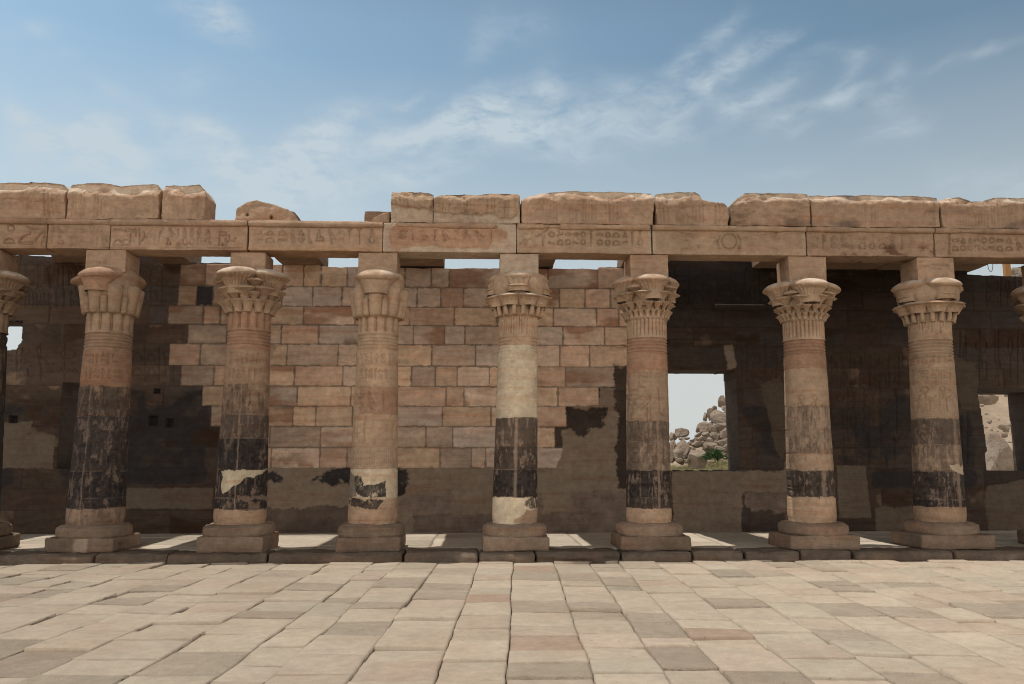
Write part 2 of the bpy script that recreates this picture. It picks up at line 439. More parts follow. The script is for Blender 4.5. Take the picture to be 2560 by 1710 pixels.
G = []
def g5(k, x, y, w, h): G.extend(glyph(k, *z5(x, y), w * .2344, h * .2344))
def p5(*pts): G.extend(pline([z5(a, b) for a, b in pts]))
g5('disc', 105, 508, 80, 78); g5('loaf', 90, 630, 105, 70); p5((270, 490), (300, 520), (440, 522)); p5((300, 520), (295, 565), (230, 590), (185, 640)); g5('basket', 250, 655, 140, 50)
p5((445, 530), (390, 570), (345, 635)); p5((440, 560), (400, 680)); p5((452, 480), (448, 690)); p5((500, 670), (505, 500), (525, 500), (522, 560)); g5('bird', 585, 540, 70, 90)
g5('sit', 590, 630, 70, 90); g5('reed', 665, 520, 30, 40); g5('reed', 710, 515, 30, 40); p5((735, 525), (850, 525)); g5('house', 720, 640, 60, 110); g5('disc', 735, 590, 50, 40)
g5('snake', 820, 630, 70, 90); p5((872, 500), (868, 690)); p5((885, 500), (880, 690)); g5('arm', 940, 520, 60, 50); p5((955, 520), (950, 670)); g5('bird', 1010, 600, 70, 130)
g5('water', 1150, 525, 90, 60); g5('loaf', 1240, 520, 50, 40); g5('disc', 1290, 530, 30, 40); g5('loaf', 1150, 645, 95, 80); g5('disc', 1232, 645, 85, 70); p5((1275, 520), (1272, 670)); g5('reed', 1330, 545, 40, 80)
p5((1362, 500), (1362, 670)); g5('arm', 1430, 600, 100, 130); p5((1490, 510), (1420, 600)); g5('reed', 1515, 635, 25, 50); p5((1600, 510), (1570, 540), (1550, 670)); g5('bird', 1680, 550, 60, 80); g5('loaf', 1750, 665, 45, 35)
g5('sit', 1650, 640, 50, 70); g5('bar', 1745, 540, 10, 50)
for hx in (1810, 1880, 1950): g5('heart', hx, 595, 75, 160)
g5('tri', 2035, 550, 60, 60); p5((2005, 630), (2060, 590), (2045, 630), (2065, 665), (2020, 645), (2005, 630)); p5((2140, 680), (2150, 550), (2210, 550), (2210, 680)); g5('tri', 2180, 570, 50, 40); g5('disc', 2172, 670, 25, 25); g5('arm', 2260, 630, 90, 110)
SEG = {0: list(G), 1: list(G)}
SEG[1] += pline([z1(600 + 900, 545), z1(1660, 545)]) + pline([z1(760, 545), z1(1500, 545)])
SEG[0] += pline([z1(0, 540), z1(735, 545)])
SEG[2] = glyph_row(578, 872, 524, 560, 5, step=26)
SEG[3] = glyph_row(915, 1150, 527, 552, 8, step=26)
SEG[4] = glyph_row(1196, 1480, 528, 566, 14, step=23) + pline([z2(1225, 520), z2(1380, 450), z2(1420, 415)])
sg = []
cx, cy = 1672, 553
sg += pline([(cx + 17 * math.cos(t / 3), cy + 17 * math.sin(t / 3)) for t in range(20)])
for s in (-1, 1):
    sg += pline([(cx + s * 20, cy - 14), (cx + s * 27, cy), (cx + s * 22, cy + 18)])
    for k in range(17):
        a = -24 + k * 2.9; r1 = 165 if abs(a) < 15 else 110
        sg += pline([(cx + s * 32, cy - 2 + a * .25), (cx + s * r1, min(577, max(534, cy - 2 + a * 1.25)))])
SEG[5] = sg
SEG[6] = glyph_row(1862, 2130, 538, 572, 21, step=24)
SEG[7] = glyph_row(2182, 2348, 541, 578, 33, step=20) + pline([(2178, 535), (2177, 583)])
ends = [(-230, 107), (107, 252), (252, 567.5), (568.5, 878), (878, 1184), (1184, 1494), (1495, 1848), (1849, 2141), (2142, 2480)]
segk = [0, 0, 1, 2, 3, 4, 5, 6, 7]
alab = ['architrave block at the far left edge carved with a sun disc and loaf sign', 'short architrave block with carved signs above the left side of the first full column',
        'long architrave block carved with three tall heart-and-stem signs in a row', 'architrave block under the loose boulder, its lower edge rough and eroded',
        'architrave block mostly patched with smooth plaster around a ragged reddish carved stone', 'architrave block with a diagonal crack at its upper left corner, right of the plaster patch',
        'architrave block carved with a winged sun disc and fine feather lines', 'architrave block with dark reddish eroded pits along its bottom edge',
        'architrave block at the far right edge with a boxed column of carved signs']
tones = [C_ST * .88, C_ST * .90, C_ST * 1.0, C_ST * 1.04, C_ST * 1.0, C_LT * .93, C_LT * .90, C_ST * .86, C_ST * .84]
for i, (a, b) in enumerate(ends):
    x0, x1 = XX(a, 0, 545) + .004, XX(b, 0, 545) - .004
    segs = SEG[segk[i]]; pl = None
    if i == 4:
        pl = w_poly([z2(*p) for p in ((350, 405), (400, 372), (1060, 385), (1145, 435), (1130, 475), (1045, 510), (1010, 548), (740, 545), (620, 528), (500, 545), (400, 562), (335, 548))])
    def colf(x, z, P, i=i, pl=pl):
        c = tone(tones[i], 40 + i, .14, .28)(x, z, P); al = np.ones(len(x))
        if pl is not None:
            m = softpoly(x, z, pl, .02) * (P[:, 1] < .2); red = mixc(c, C_RED * 1.25, np.full(len(x), .45))
            c = C_PL * 1.02 * (1 + .06 * fbm(P, 2, 3, 4))[:, None] * (1 - m[:, None]) + red * m[:, None]; al = .25 + .75 * m
        if i in (3,):
            d = sstep(.14, .0, z - Z_A0 + .06 * fbm(P, 3, 3, 9)) * .5; c = mixc(c, np.array([.40, .24, .13]), d)
        if i == 7:
            d = np.clip(fbm(P, 5, 4, 71, sc=(1, 1, 1.6)) * 3 - .35, 0, 1) * sstep(.30, .12, z - Z_A0) * sstep(6.0, 6.5, x); c = mixc(c, np.array([.10, .045, .03]), d * .8)
        if i in (5, 6):
            e = np.minimum(abs(x - x0_), abs(x - x1_)); c = mixc(c, C_PL, sstep(.10, .02, e + .05 * fbm(P, 4, 3, 5)) * .8)
        return np.concatenate([c, al[:, None]], 1)
    x0_, x1_ = x0, x1
    def facef(x, z, i=i, pl=pl, segs=segs):
        d = carve(x, z, segs, .0125) * .032 * np.clip(.85 + 1.2 * fbm(st3(x, z), 2.5, 3, 19 + i), .35, 1)
        P = st3(x, z)
        if pl is not None:
            m = softpoly(x, z, pl, .02); d = d * m - .014 * m
        if i in (3, 7): d = d + np.clip(fbm(P, 4, 4, 60 + i) * 2 - .3, 0, 1) * .05 * sstep(.28, .02, z - Z_A0)
        d = d - .008 * sstep(.05, .035, z - Z_A0)
        return d
    V, Q, C = block(x0, x1, 0, .50, Z_A0, Z_A1, .0135, 12, .018, .012, 1.3, 100 + i, face=facef, col=colf)
    t = thing('architrave_block', alab[i], 'architrave', (float((x0 + x1) / 2), .25, Z_A0), 'architrave blocks resting on the columns')
    obj('beam', mesh_np('beam', V, Q, col=C), M_STONE, t)
    # torus moulding along the upper edge, broken away in places
    if i == 4: tx0, tx1 = XX(z2(395, 0)[0], 0, 515), XX(z2(1060, 0)[0], 0, 515)
    elif i == 5: tx0, tx1 = x0 + .03, x1 - .03
    else: tx0, tx1 = x0, x1
    n = int((tx1 - tx0) / .03); xs = np.linspace(tx0, tx1, n); ph = np.linspace(0, 2 * math.pi, 15)[:-1]
    X, PH = np.meshgrid(xs, ph, indexing='ij'); r = .052 * (1 + .10 * fbm(st3(X, PH), 5, 3, i)) - .02 * np.clip(fbm(st3(X, 0 * X), 2.2, 3, 30 + i) * 2 - .25, 0, 1)
    r = r * (1 + .05 * np.sin(X * 2 * math.pi / .11 + PH))
    gap = 0 * X
    if i == 5: gap = ((X > XX(z2(1395, 0)[0], 0, 515)) & (X < XX(z2(1500, 0)[0], 0, 515))).astype(float)
    r = r * (1 - .6 * gap)
    if i == 2 or i == 3: r = r + .006
    Vt = st3(X, -.010 - np.cos(PH) * r, Z_A1 - .047 + np.sin(PH) * r)
    ct = tone(tones[i], 70 + i, .15, .3)(X.ravel(), PH.ravel(), Vt.reshape(-1, 3))
    q = gridq(n, 15)
    Vt = np.concatenate([Vt, Vt[:, :1]], 1); ct = ct.reshape(n, 14, 3); ct = np.concatenate([ct, ct[:, :1]], 1)
    obj('torus_moulding', mesh_np('torus_moulding', Vt.reshape(-1, 3), q, col=ct.reshape(-1, 3)), M_STONE, t)

# ------------------------------------------------------------------ cornice blocks
COR = [
    ('cornice', [(-260, 415), (-100, 417), (0, 417), (60, 418), (68, 415), (82, 418), (100, 417), (130, 419), (145, 421), (151, 431)], -220, 151, 'cornice block at the far left edge with vertical carved grooves and a level top', 1.0, 1, None),
    ('cornice', [(153, 430), (160, 421), (208, 418), (255, 419), (275, 424), (300, 422), (336, 420), (359, 420), (365, 430)], 153, 365, 'long cornice block with a chipped sunlit top, second from the left edge', 1.0, 1, None),
    ('cornice', [(368, 430), (372, 424), (420, 423), (455, 422), (468, 434), (475, 448)], 368, 475, 'short cornice block with a rounded right shoulder next to the gap in the cornice', 1.0, 1, None),
    ('cornice', [(896, 439), (941, 440), (981, 441), (993, 445), (995, 452)], 896, 993.5, 'small broken cornice stone capping the left half of the plaster patch', 1.02, 2, [z2(*p) for p in ((340, 150), (340, 235), (400, 258), (520, 278), (612, 284), (636, 205), (640, 150))]),
    ('cornice', [(994, 456), (1008, 446), (1058, 444), (1102, 446), (1132, 442), (1183, 441.5), (1192, 446)], 994, 1192, 'cracked cornice stone bedded in plaster, above the third gap between full columns', 1.02, 2, [z2(*p) for p in ((625, 150), (632, 292), (740, 312), (900, 318), (1060, 315), (1100, 338), (1170, 340), (1215, 300), (1235, 150))]),
    ('cornice', [(1193, 457), (1213, 449), (1250, 441), (1300, 435.5), (1384, 437), (1451, 438), (1495, 440.6), (1499, 446)], 1194, 1498.5, 'long grooved cornice block rising to the highest point of the roofline, above a dark crack', 1.0, 3, None),
    ('cornice', [(1500, 444), (1520, 440), (1559, 439), (1596, 439.6), (1607, 447), (1609, 457), (1626, 463), (1663, 467), (1670, 476)], 1500.5, 1673, 'cornice block whose right half is broken down into a notch', .95, 1, None),
    ('cornice', [(1670, 474), (1693, 452), (1710, 442), (1734, 440.6), (1828, 443), (1857, 445)], 1674, 1857, 'dark rough cornice block right of the notch with its carving worn off', .84, 0, None),
    ('cornice', [(1858, 446), (1929, 446), (2029, 447.4), (2130, 449.7), (2154, 452)], 1858.5, 2153.5, 'long cornice block with fine vertical grooves above the sixth full column from the left', .86, 4, None),
    ('cornice', [(2155, 458), (2181, 450), (2205, 452), (2231, 461), (2258, 460), (2281, 452), (2348, 454), (2500, 452)], 2155, 2480, 'grooved cornice block at the far right edge with a wavy broken top', .82, 4, None),
]
for i, (nm, top, a, b, lab, tf, grv, stone_part) in enumerate(COR):
    yf = -.02
    x0, x1 = XX(a, yf, 470) + .001, XX(b, yf, 470) - .001; zc = 6.3
    pl = w_poly(stone_part, yf) if stone_part else None
    R = random.Random(50 + i); gx = []; x = x0 + .1
    while x < x1 - .08:
        for k in range(R.randint(3, 6)):
            if x > x1 - .08: break
            gx.append((x, R.uniform(.5, 1.0))); x += R.uniform(.045, .075) if grv != 4 else .055
        x += R.uniform(.05, .2) if grv != 4 else .02
    def facef(x, z, gx=gx, grv=grv, pl=pl, i=i):
        P = st3(x, z); zr = np.clip((z - 5.7) / .55, 0, 1)
        d = -.07 * zr ** 2.2
        g = 0 * x
        if grv:
            for (q, s) in gx: g = np.maximum(g, s * (1 - sstep(.006, .019, abs(x - q + .012 * fbm(P, 1.5, 2, i)))))
            g *= np.clip(fbm(P, 2.2, 3, 90 + i) * 2.5 + .9, 0, 1) * sstep(6.24, 6.1, z + .05 * fbm(P, 5, 2, 4)) * sstep(5.70, 5.76, z)
        d = d + g * .024
        d = d + np.clip(fbm(P, 2.6, 4, 12 + i, sc=(1, 2, 1)) * 2 - .5, 0, 1) * (.07 if grv in (0,) else .035)
        if grv == 0: d = d + (fbm(P, 6, 4, 77, sc=(1, 3, 1)) * .04)
        if pl is not None: m = softpoly(x, z, pl, .012); d = d * m + .03 * (1 - m) - .012 * m
        d = d + sstep(6.10, 6.27, z + .10 * fbm(P, 3, 4, 44 + i)) * .15 + np.clip(fbm(P, 7, 4, 48 + i, g=.65), -.3, 1) * .034 * (grv != 4)
        d = d + (.02 * (1 - sstep(0, .015, abs(z - 6.0 - .03 * np.sin(x * 2 + i) + .03 * fbm(P, 3, 3, 52 + i)))) if i in (0, 4, 6) else 0)
        return d
    def colf(x, z, P, i=i, tf=tf, pl=pl):
        c = tone(C_ST * tf, 140 + i, .16, .3)(x, z, P); al = np.ones(len(x))
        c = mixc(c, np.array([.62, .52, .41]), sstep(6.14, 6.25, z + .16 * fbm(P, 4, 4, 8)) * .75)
        if pl is not None:
            m = softpoly(x, z, pl, .012); m = np.where(P[:, 1] > .3, 1, m); c = mixc(C_PL[None] * (.97 + .06 * fbm(P, 2, 3, 4))[:, None], C_LT * .92, m); al = .3 + .7 * m
        if i in (7, 8, 9): c = mixc(c, np.array([.12, .085, .07]), np.clip(fbm(P, 2, 4, 66, sc=(1, 1, 2)) * 2.2 - .3 + (.35 * sstep(5.95, 5.75, z)), 0, 1) * .65)
        return np.concatenate([c, al[:, None]], 1)
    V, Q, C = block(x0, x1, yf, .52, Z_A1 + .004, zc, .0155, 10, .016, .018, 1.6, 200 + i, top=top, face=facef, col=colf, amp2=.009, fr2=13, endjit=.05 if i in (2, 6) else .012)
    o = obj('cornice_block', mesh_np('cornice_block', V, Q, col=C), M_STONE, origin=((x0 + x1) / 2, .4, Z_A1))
    tag(o, lab, 'cornice block', 'cornice blocks along the top')

# loose stones on top of the architrave
def loose(top, x0p, x1p, base, y0, y1, lab, seed, holes=()):
    x0, x1 = XX(x0p, y0, 490), XX(x1p, y0, 490)
    hp = [PX(a, b, y0) for a, b in holes]
    def facef(x, z):
        d = fbm(st3(x, z), 3, 3, seed) * .05
        for h in hp: d = d + .12 * (1 - sstep(.012, .03, np.hypot(x - h[0], z - h[2])))
        return d
    V, Q, C = block(x0, x1, y0, y1, base, base + .3, .016, 14, .03, .03, 2.0, seed, top=top, face=facef, col=tone(C_ST * .95, seed, .15, .3), amp2=.01, fr2=9)
    o = obj('loose_stone', mesh_np('loose_stone', V, Q, col=C), M_STONE, origin=((x0 + x1) / 2, (y0 + y1) / 2, base))
    tag(o, lab, 'stone', 'loose stones on the architrave')
loose([(538, 502), (541, 477), (564, 462), (585, 458), (621, 464), (658, 476), (676, 494), (683, 505)], 539, 684, 5.70, .06, .8, 'loose wedge-shaped boulder with two drilled holes lying alone on the architrave', 301, [(564.5, 492.7), (620, 495.4)])
loose([(850, 505), (863, 496), (884, 487), (895, 484)], 852, 894, 5.70, .08, .7, 'small sloping stone fragment wedged against the plastered end of the cornice', 307)

# ------------------------------------------------------------------ roof slabs between architrave and back wall
SL = [(-12.5, -10.05, 'roof slab at the extreme left, mostly outside the frame'), (-9.0, -7.35, 'wide roof slab over the far left bay, its end cut on a slant'), (-4.23, -3.35, 'single roof slab left of the second open roof gap, over the third column side'), (-2.1, -.80, 'roof slab spanning to the wall beside the plaster patched architrave'),
      (.50, 1.55, 'short broken roof slab seen just right of the plain plaster abacus'), (3.0, 3.95, 'roof slab starting right of the fifth full column'), (5.85, 7.1, 'left one of the joined roof slabs over the dark right bays'),
      (7.1, 8.6, 'middle one of the joined roof slabs over the dark right bays'), (8.6, 10.75, 'right one of the joined roof slabs, ending in a slant near the sky gap'), (-6.75, -6.1, 'narrow roof beam behind the architrave between the first two full columns')]
for i, (a, b, lab) in enumerate(SL):
    V, Q, C = block(a, b, .54, 3.9, 5.715, 6.06, .06, 36, .03, .03, 1.3, 400 + i, col=tone(C_ST * .7, 400 + i, .15, .3), amp2=.01, fr2=8)
    if i == 1: V[:, 0] += np.clip((b - V[:, 0]) / (b - a), 0, 1) * (3.4 - V[:, 1]) * .42
    o = obj('roof_slab', mesh_np('roof_slab', V, Q, col=C), M_STONE, origin=((a + b) / 2, 2.4, 5.7)); tag(o, lab, 'roof slab', 'roof slabs over the portico')

# ------------------------------------------------------------------ columns
def fun(pts): pts = sorted(pts); return lambda z: np.interp(z, [p[0] for p in pts], [p[1] for p in pts])


def lathe(rf, zs, nt_, cx, cy, lean=lambda z: 0.0):
    th = np.linspace(0, 2 * math.pi, nt_ + 1)[:-1] - math.pi / 2
    Zg, Tg = np.meshgrid(zs, th, indexing='ij'); r = rf(Tg, Zg)
    return np.stack([cx + lean(Zg) + r * np.cos(Tg), cy + r * np.sin(Tg), Zg], -1), Tg, Zg


def lathe_q(n, m):
    i = np.arange(n - 1)[:, None]; j = np.arange(m)[None]
    a = i * m + j; b = i * m + (j + 1) % m
    return np.stack([a, b, b + m, a + m], -1).reshape(-1, 4)


def weather(V, amp, fr, seed, amp2=0, fr2=14):
    for k in range(3):
        V[..., k] += fbm(V, fr, 3, seed + 13 * k) * amp
        if amp2: V[..., k] += fbm(V, fr2, 2, seed + 7 + 13 * k) * amp2
    return V


def umbel(c, ang, R0, z0, R1, z1_, a0, a1, p=3.0, dome=.5, ridges=0, seed=0, nr=12, nphi=28, colr=C_LT, squash=1.0):
    """open papyrus flower: a flaring bell with a domed brim, leaning out from the column axis"""
    t = np.linspace(0, 1, nr); a = a0 + (a1 - a0) * t ** p; R = R0 + (R1 - R0) * t ** 1.6; z = z0 + (z1_ - z0) * t
    h = a1 * dome
    for f, g in ((1.05, .12), (1.06, .28), (1.0, .5), (.86, .74), (.62, .92), (.3, 1.0), (.001, 1.02)):
        a = np.append(a, a1 * f); R = np.append(R, R1 * (1 - .12 * g)); z = np.append(z, z1_ + h * g)
    if ridges: nphi = ridges * 4
    ph = np.linspace(0, 2 * math.pi, nphi, endpoint=False); A, PH = np.meshgrid(a, ph, indexing='ij')
    Rr = R[:, None] + 0 * PH; Zz = z[:, None] + 0 * PH
    if ridges:
        m = np.zeros(len(a)); m[int(nr * .45):nr] = 1; A = A - m[:, None] * (.5 + .5 * np.cos(PH * ridges)) ** 2 * (.010 + .055 * a1)
    er = np.array([math.cos(ang), math.sin(ang)]); et = np.array([-math.sin(ang), math.cos(ang)])
    X = c[0] + er[0] * (Rr + A * squash * np.cos(PH)) + et[0] * A * np.sin(PH)
    Y = c[1] + er[1] * (Rr + A * squash * np.cos(PH)) + et[1] * A * np.sin(PH)
    Zz = Zz - (A / a1) ** 2 * .10 * a1 * (np.cos(PH)) * (np.arange(len(a)) >= nr - 2)[:, None]   # brim droops outwards
    V = np.stack([X, Y, Zz], -1); V = weather(V, .007, 4, seed, .005, 24)
    n, mm = A.shape; Q = lathe_q(n, mm)
    C = np.asarray(colr)[None] * (1 + .12 * fbm(V.reshape(-1, 3), 3, 3, seed))[:, None]
    tp_ = np.repeat((np.arange(n) >= nr + 2).astype(float), mm) * (a1 > .2); C = mixc(C, np.array([.56, .48, .39]), tp_ * sstep(-.35, .1, fbm(V.reshape(-1, 3), 4, 3, seed + 6)) * .8)   # brim tops painted paler so that they read as sunlit
    return V.reshape(-1, 3), Q, C


def rod(p0, p1, r0, r1, n=10, col=C_LT, cap=True, seed=0):
    p0, p1 = np.array(p0), np.array(p1); ts = np.array([0, .02, .25, .5, .75, .95, 1.0]); rs = r0 + (r1 - r0) * ts
    if cap: rs[0] *= .6; rs[-1] *= .55
    ph = np.linspace(0, 2 * math.pi, n, endpoint=False)
    c = p0 + (p1 - p0) * ts[:, None]
    V = np.stack([c[:, 0:1] + rs[:, None] * np.cos(ph), c[:, 1:2] + rs[:, None] * np.sin(ph), c[:, 2:3] + 0 * ph[None]], -1)
    V = weather(V, .004, 8, seed)
    return V.reshape(-1, 3), lathe_q(len(ts), n), np.asarray(col)


def shell(c, ang, R, z, rad, ridges, seed, col=C_LT, zs=1.15):
    """palmette: a ribbed fan boss set between the flowers"""
    n, m = 14, 40; v = np.linspace(-1, 1, n) * math.pi / 2; u = np.linspace(0, 2 * math.pi, m, endpoint=False)
    Vg, U = np.meshgrid(v, u, indexing='ij')
    # local frame: out = er, side = et, up ; boss flattened outward; ribs radiate in the side/up plane
    x = np.sin(Vg) * .45; rr = np.cos(Vg); rr = rr * (1 - .04 * (np.cos(U * ridges) > 0) * (Vg > 0))
    x = x + .05 * np.cos(U * ridges) * (Vg > .1) * rr
    s = rr * np.cos(U); h = rr * np.sin(U) * zs
    er = np.array([math.cos(ang), math.sin(ang)]); et = np.array([-er[1], er[0]])
    P = np.stack([c[0] + er[0] * (R + x * rad) + et[0] * s * rad, c[1] + er[1] * (R + x * rad) + et[1] * s * rad, z + h * rad], -1)
    P = weather(P, .005, 6, seed)
    return P.reshape(-1, 3), lathe_q(n, m), np.asarray(col)


def segs_fig(cx, cy, w, h, kinds, Y):
    s = []
    for (k, dx, dy, ww, hh) in kinds: s += glyph(k, cx + dx * w, cy + dy * h, ww * w, hh * h, Y)
    return s


COLS = [
    # px base centre, px neck centre, lip top y, tier bottom y, neck bottom y, type, rot, group label, tone
    dict(rb=.41, rt=.355, b=-66, t=-38, yl=608, yt=712, yn=757, ty='A', rot=-15, tn=.62, soot=.6, label='column cut off by the left frame edge, half of its flower capital showing', wl=0, pw=1.08),
    dict(rb=0.451, rt=0.375, b=219, t=249.5, yl=606.6, yt=717, yn=761.8, ty='C', rot=-105, tn=.80, soot=.9, label='dark sooty leftmost full column, its capital with one long petal to the left', pw=1.10),
    dict(rb=0.428, rt=0.36, b=550.4, t=570.7, yl=607, yt=714.6, yn=755.6, ty='A', rot=-112, tn=.88, soot=.6, label='column with wide mushroom capital and a pale plaster patch amid black soot near its foot', pw=1.06),
    dict(rb=0.417, rt=0.349, b=854, t=867, yl=612.7, yt=725, yn=764.8, ty='C', rot=-92, tn=1.02, soot=.3, label='pale column with a reddish drum halfway up and a single broad front petal', pw=1.04),
    dict(uR=.22, uA=.31, rb=0.387, rt=0.341, b=1180, t=1188, yl=612, yt=722, yn=771, ty='D', rot=-92, tn=1.06, soot=.6, label='column repaired with smooth cream plaster on its upper shaft, under a plain plaster abacus', pw=1.09),
    dict(uR=.27, uA=.32, rb=0.389, rt=0.349, b=1488, t=1483, yl=620, yt=730, yn=772.6, ty='B', rot=-84, tn=.98, soot=.5, label='column carved with a standing figure, its capital topped by a bright sunlit dome', pw=1.17),
    dict(uR=.36, uA=.32, rb=0.405, rt=0.352, b=1862.5, t=1843, yl=634, yt=734, yn=777, ty='B', rot=-90, tn=.95, soot=.45, label='column with a symmetrical tiered capital, right of the boulder window', pw=1.2),
    dict(uR=.34, uA=.32, rb=0.417, rt=0.356, b=2156, t=2133, yl=632, yt=737.5, yn=777, ty='D', rot=-78, tn=.90, soot=.55, label='rightmost full column, its abacus cracked by dark horizontal lines', pw=1.25),
    dict(rb=.41, rt=.355, b=2450, t=2418, yl=640, yt=740, yn=782, ty='A', rot=-80, tn=.7, soot=.5, label='column cut off by the right frame edge, only its capital lip showing', wl=0, pw=1.2),
]
BANDS = {  # y0, y1, base, soot (shaft drums, photo rows)
    0: [(700, 1200, 'o', .7)],
    1: [(760, 800, 's', 0), (800, 885, 'r', .15), (885, 955, 'g', .55), (955, 1080, 'g', .72), (1080, 1142, 'g', .92), (1142, 1165, 'o', .75), (1165, 1210, 's', .35)],
    2: [(750, 800, 'r', 0), (800, 880, 's', .05), (880, 950, 'g', .42), (950, 1005, 'g', .55), (1005, 1076, 'g', .80), (1076, 1142, 's', .93), (1142, 1168, 's', .88), (1168, 1210, 's', .02)],
    3: [(760, 887, 'l', 0), (887, 950, 'r', .15), (950, 1026, 'l', 0), (1026, 1076, 'l', .12), (1076, 1142, 'c', 0), (1142, 1167, 'l', .0), (1167, 1210, 's', 0)],
    4: [(768, 792, 'l', 0), (792, 957, 'c', 0), (957, 1022, 'l', .55), (1022, 1076, 'l', .68), (1076, 1141, 'l', .88), (1141, 1212, 'c', 0)],
    5: [(770, 850, 'r', 0), (850, 905, 'l', .05), (905, 965, 'l', .22), (965, 1012, 'l', .48), (1012, 1078, 'l', .45), (1078, 1141, 'l', .82), (1141, 1166, 'l', .72), (1166, 1212, 'l', 0)],
    6: [(775, 845, 'r', 0), (845, 930, 'l', .1), (930, 985, 'l', .38), (985, 1040, 'l', .42), (1040, 1078, 'l', .3), (1078, 1140, 'l', .70), (1140, 1212, 'l', 0)],
    7: [(775, 845, 'l', 0), (845, 960, 'l', .12), (960, 1020, 'l', .55), (1020, 1080, 'l', .45), (1080, 1145, 'l', .75), (1145, 1163, 'l', .85), (1163, 1212, 'l', 0)],
    8: [(700, 1212, 'o', .4)],
}
BASEC = {'s': C_ST, 'l': C_LT * .98, 'r': mixc(C_ST, C_RED, .55), 'g': C_ST * .8, 'c': C_CR, 'o': C_ST * .7}

for i, D in enumerate(COLS):
    cx = XX(D['b'], Y_AX, 1196); lx = XX(D['t'], Y_AX, 780) - cx; cy = Y_AX
    zs0 = .57; zn = ZZ(D['yn'], .08, D['t']); zt = ZZ(D['yt'], .02, D['t']); zl = ZZ(D['yl'], -.12, D['t'])
    c = (cx, cy); ctop = (cx + lx * 1.12, cy); tn = D['tn']
    root = thing('temple_column', D['label'], 'column', (cx, cy, PF), 'row of columns')
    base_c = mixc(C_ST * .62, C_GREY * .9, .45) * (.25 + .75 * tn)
    # plinth and base drum
    h = D['pw'] / 2; zp = .375 if i != 2 else .39
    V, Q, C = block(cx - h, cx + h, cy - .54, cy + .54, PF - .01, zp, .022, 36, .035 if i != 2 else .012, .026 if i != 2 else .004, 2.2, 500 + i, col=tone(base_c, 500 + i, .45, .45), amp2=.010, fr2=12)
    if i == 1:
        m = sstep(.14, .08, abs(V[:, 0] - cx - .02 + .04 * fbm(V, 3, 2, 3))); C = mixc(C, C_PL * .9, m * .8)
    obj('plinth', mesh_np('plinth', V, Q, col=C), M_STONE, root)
    # drum: rounded square in plan
    zs = np.array([zp - .02, zp - .005, zp + .03, zp + .10, zp + .15, zs0 - .03, zs0 - .008, zs0 + .002, zs0 + .004])
    rb = np.array([.50, .53, .545, .545, .535, .51, .48, .40, .05]) * (1.02 if i in (2, 5) else 1)
    def rfb(T, Z, zs=zs, rb=rb):
        r = np.interp(Z, zs, rb); k = 4.5; g = (abs(np.cos(T)) ** k + abs(np.sin(T)) ** k) ** (-1 / k); return r * (1 + (g - 1) * .55)
    zz = np.unique(np.concatenate([np.linspace(zs[0], zs[-1], 16), zs])); P, T, Zg = lathe(rfb, zz, 90, cx, cy)
    P = weather(P, .020, 2.5, 520 + i, .009, 12); C = tone(base_c * 1.1, 530 + i, .45, .45)(P[..., 0].ravel(), P[..., 2].ravel(), P.reshape(-1, 3))
    obj('base_drum', mesh_np('base_drum', P.reshape(-1, 3), lathe_q(len(zz), 90), col=C), M_STONE, root)
    # shaft
    vis = i in range(1, 8); nth = 260 if vis else 90; zs = np.linspace(zs0 - .01, zn + .01, int((zn - zs0) / (.0125 if vis else .04)))
    yrow = np.array([(y, ZZ(y, .08, D['b'])) for y in range(700, 1260, 5)]); z2y = lambda z: np.interp(-z, -yrow[:, 1], yrow[:, 0])
    bands = BANDS[i]; joints = [b[0] for b in bands[1:]]
    P, T, Zg = lathe(lambda T, Z: 0 * T + D['rb'] + (D['rt'] - D['rb']) * (Z - zs0) / (3.7 - zs0) - .015 * sstep(zs0 + .12, zs0, Z), zs, nth, cx, cy, lambda z: lx * (z - zs0) / (3.7 - zs0))
    Yp = z2y(Zg); ux = np.cos(T); front = (np.sin(T) < .15)
    Pn = np.stack([Zg * 0 + T * .4, Zg, Zg * 0 + i * 3.1], -1)
    rag = fbm(Pn, 5, 4, 600 + i) * 9
    str_ = 3.5 * fbm(Pn, 7, 4, 612 + i, sc=(2.8, .25, 1), g=.7) * (1 if i not in (2, 3) else .5)
    col = np.zeros(P.shape); soot = np.zeros(T.shape)
    for (ya, yb, k, s) in bands:
        m = (Yp + (rag * .45) >= ya) & (Yp + (rag * .45) < yb) if k != 'c' else (Yp + rag * .4 >= ya) & (Yp + rag * .4 < yb)
        col[m] = BASEC[k] * (1 + .10 * math.sin(ya * 1.7 + i))
        ys = Yp + rag * .45 + str_; soot[(ys >= ya) & (ys < yb)] = s
    col[col.sum(-1) == 0] = BASEC[bands[-1][2]]
    plast = np.zeros(T.shape)
    for (ya, yb, k, s) in bands:
        if k == 'c': plast = np.maximum(plast, ((Yp + rag * .4 >= ya) & (Yp + rag * .4 < yb)).astype(float))
    # soot: streaky patches, washed off along a vertical line at the front of some shafts
    sn = fbm(Pn, 3.2, 5, 640 + i, sc=(2.2, 1, 1)) * 1.1 + fbm(Pn, 9, 5, 650 + i, sc=(2.2, .7, 1), g=.72) * 1.6
    sm = sstep(-.1, .5, sn + (soot * 3.2 - 1.05)) * np.clip(soot * 1.25, 0, 1)
    sm = sm * (soot > .01)
    streak = {4: (-.05, .07), 5: (.28, .06), 6: (.22, .11), 7: (.38, .09), 2: (.05, .03), 1: (-.15, .03)}.get(i)
    if streak: sm = sm * (1 - .85 * (np.sin(T) < 0) * sstep(streak[1] * 1.5, streak[1] * .4, abs(ux - streak[0] + .04 * fbm(Pn, 6, 3, 9))))
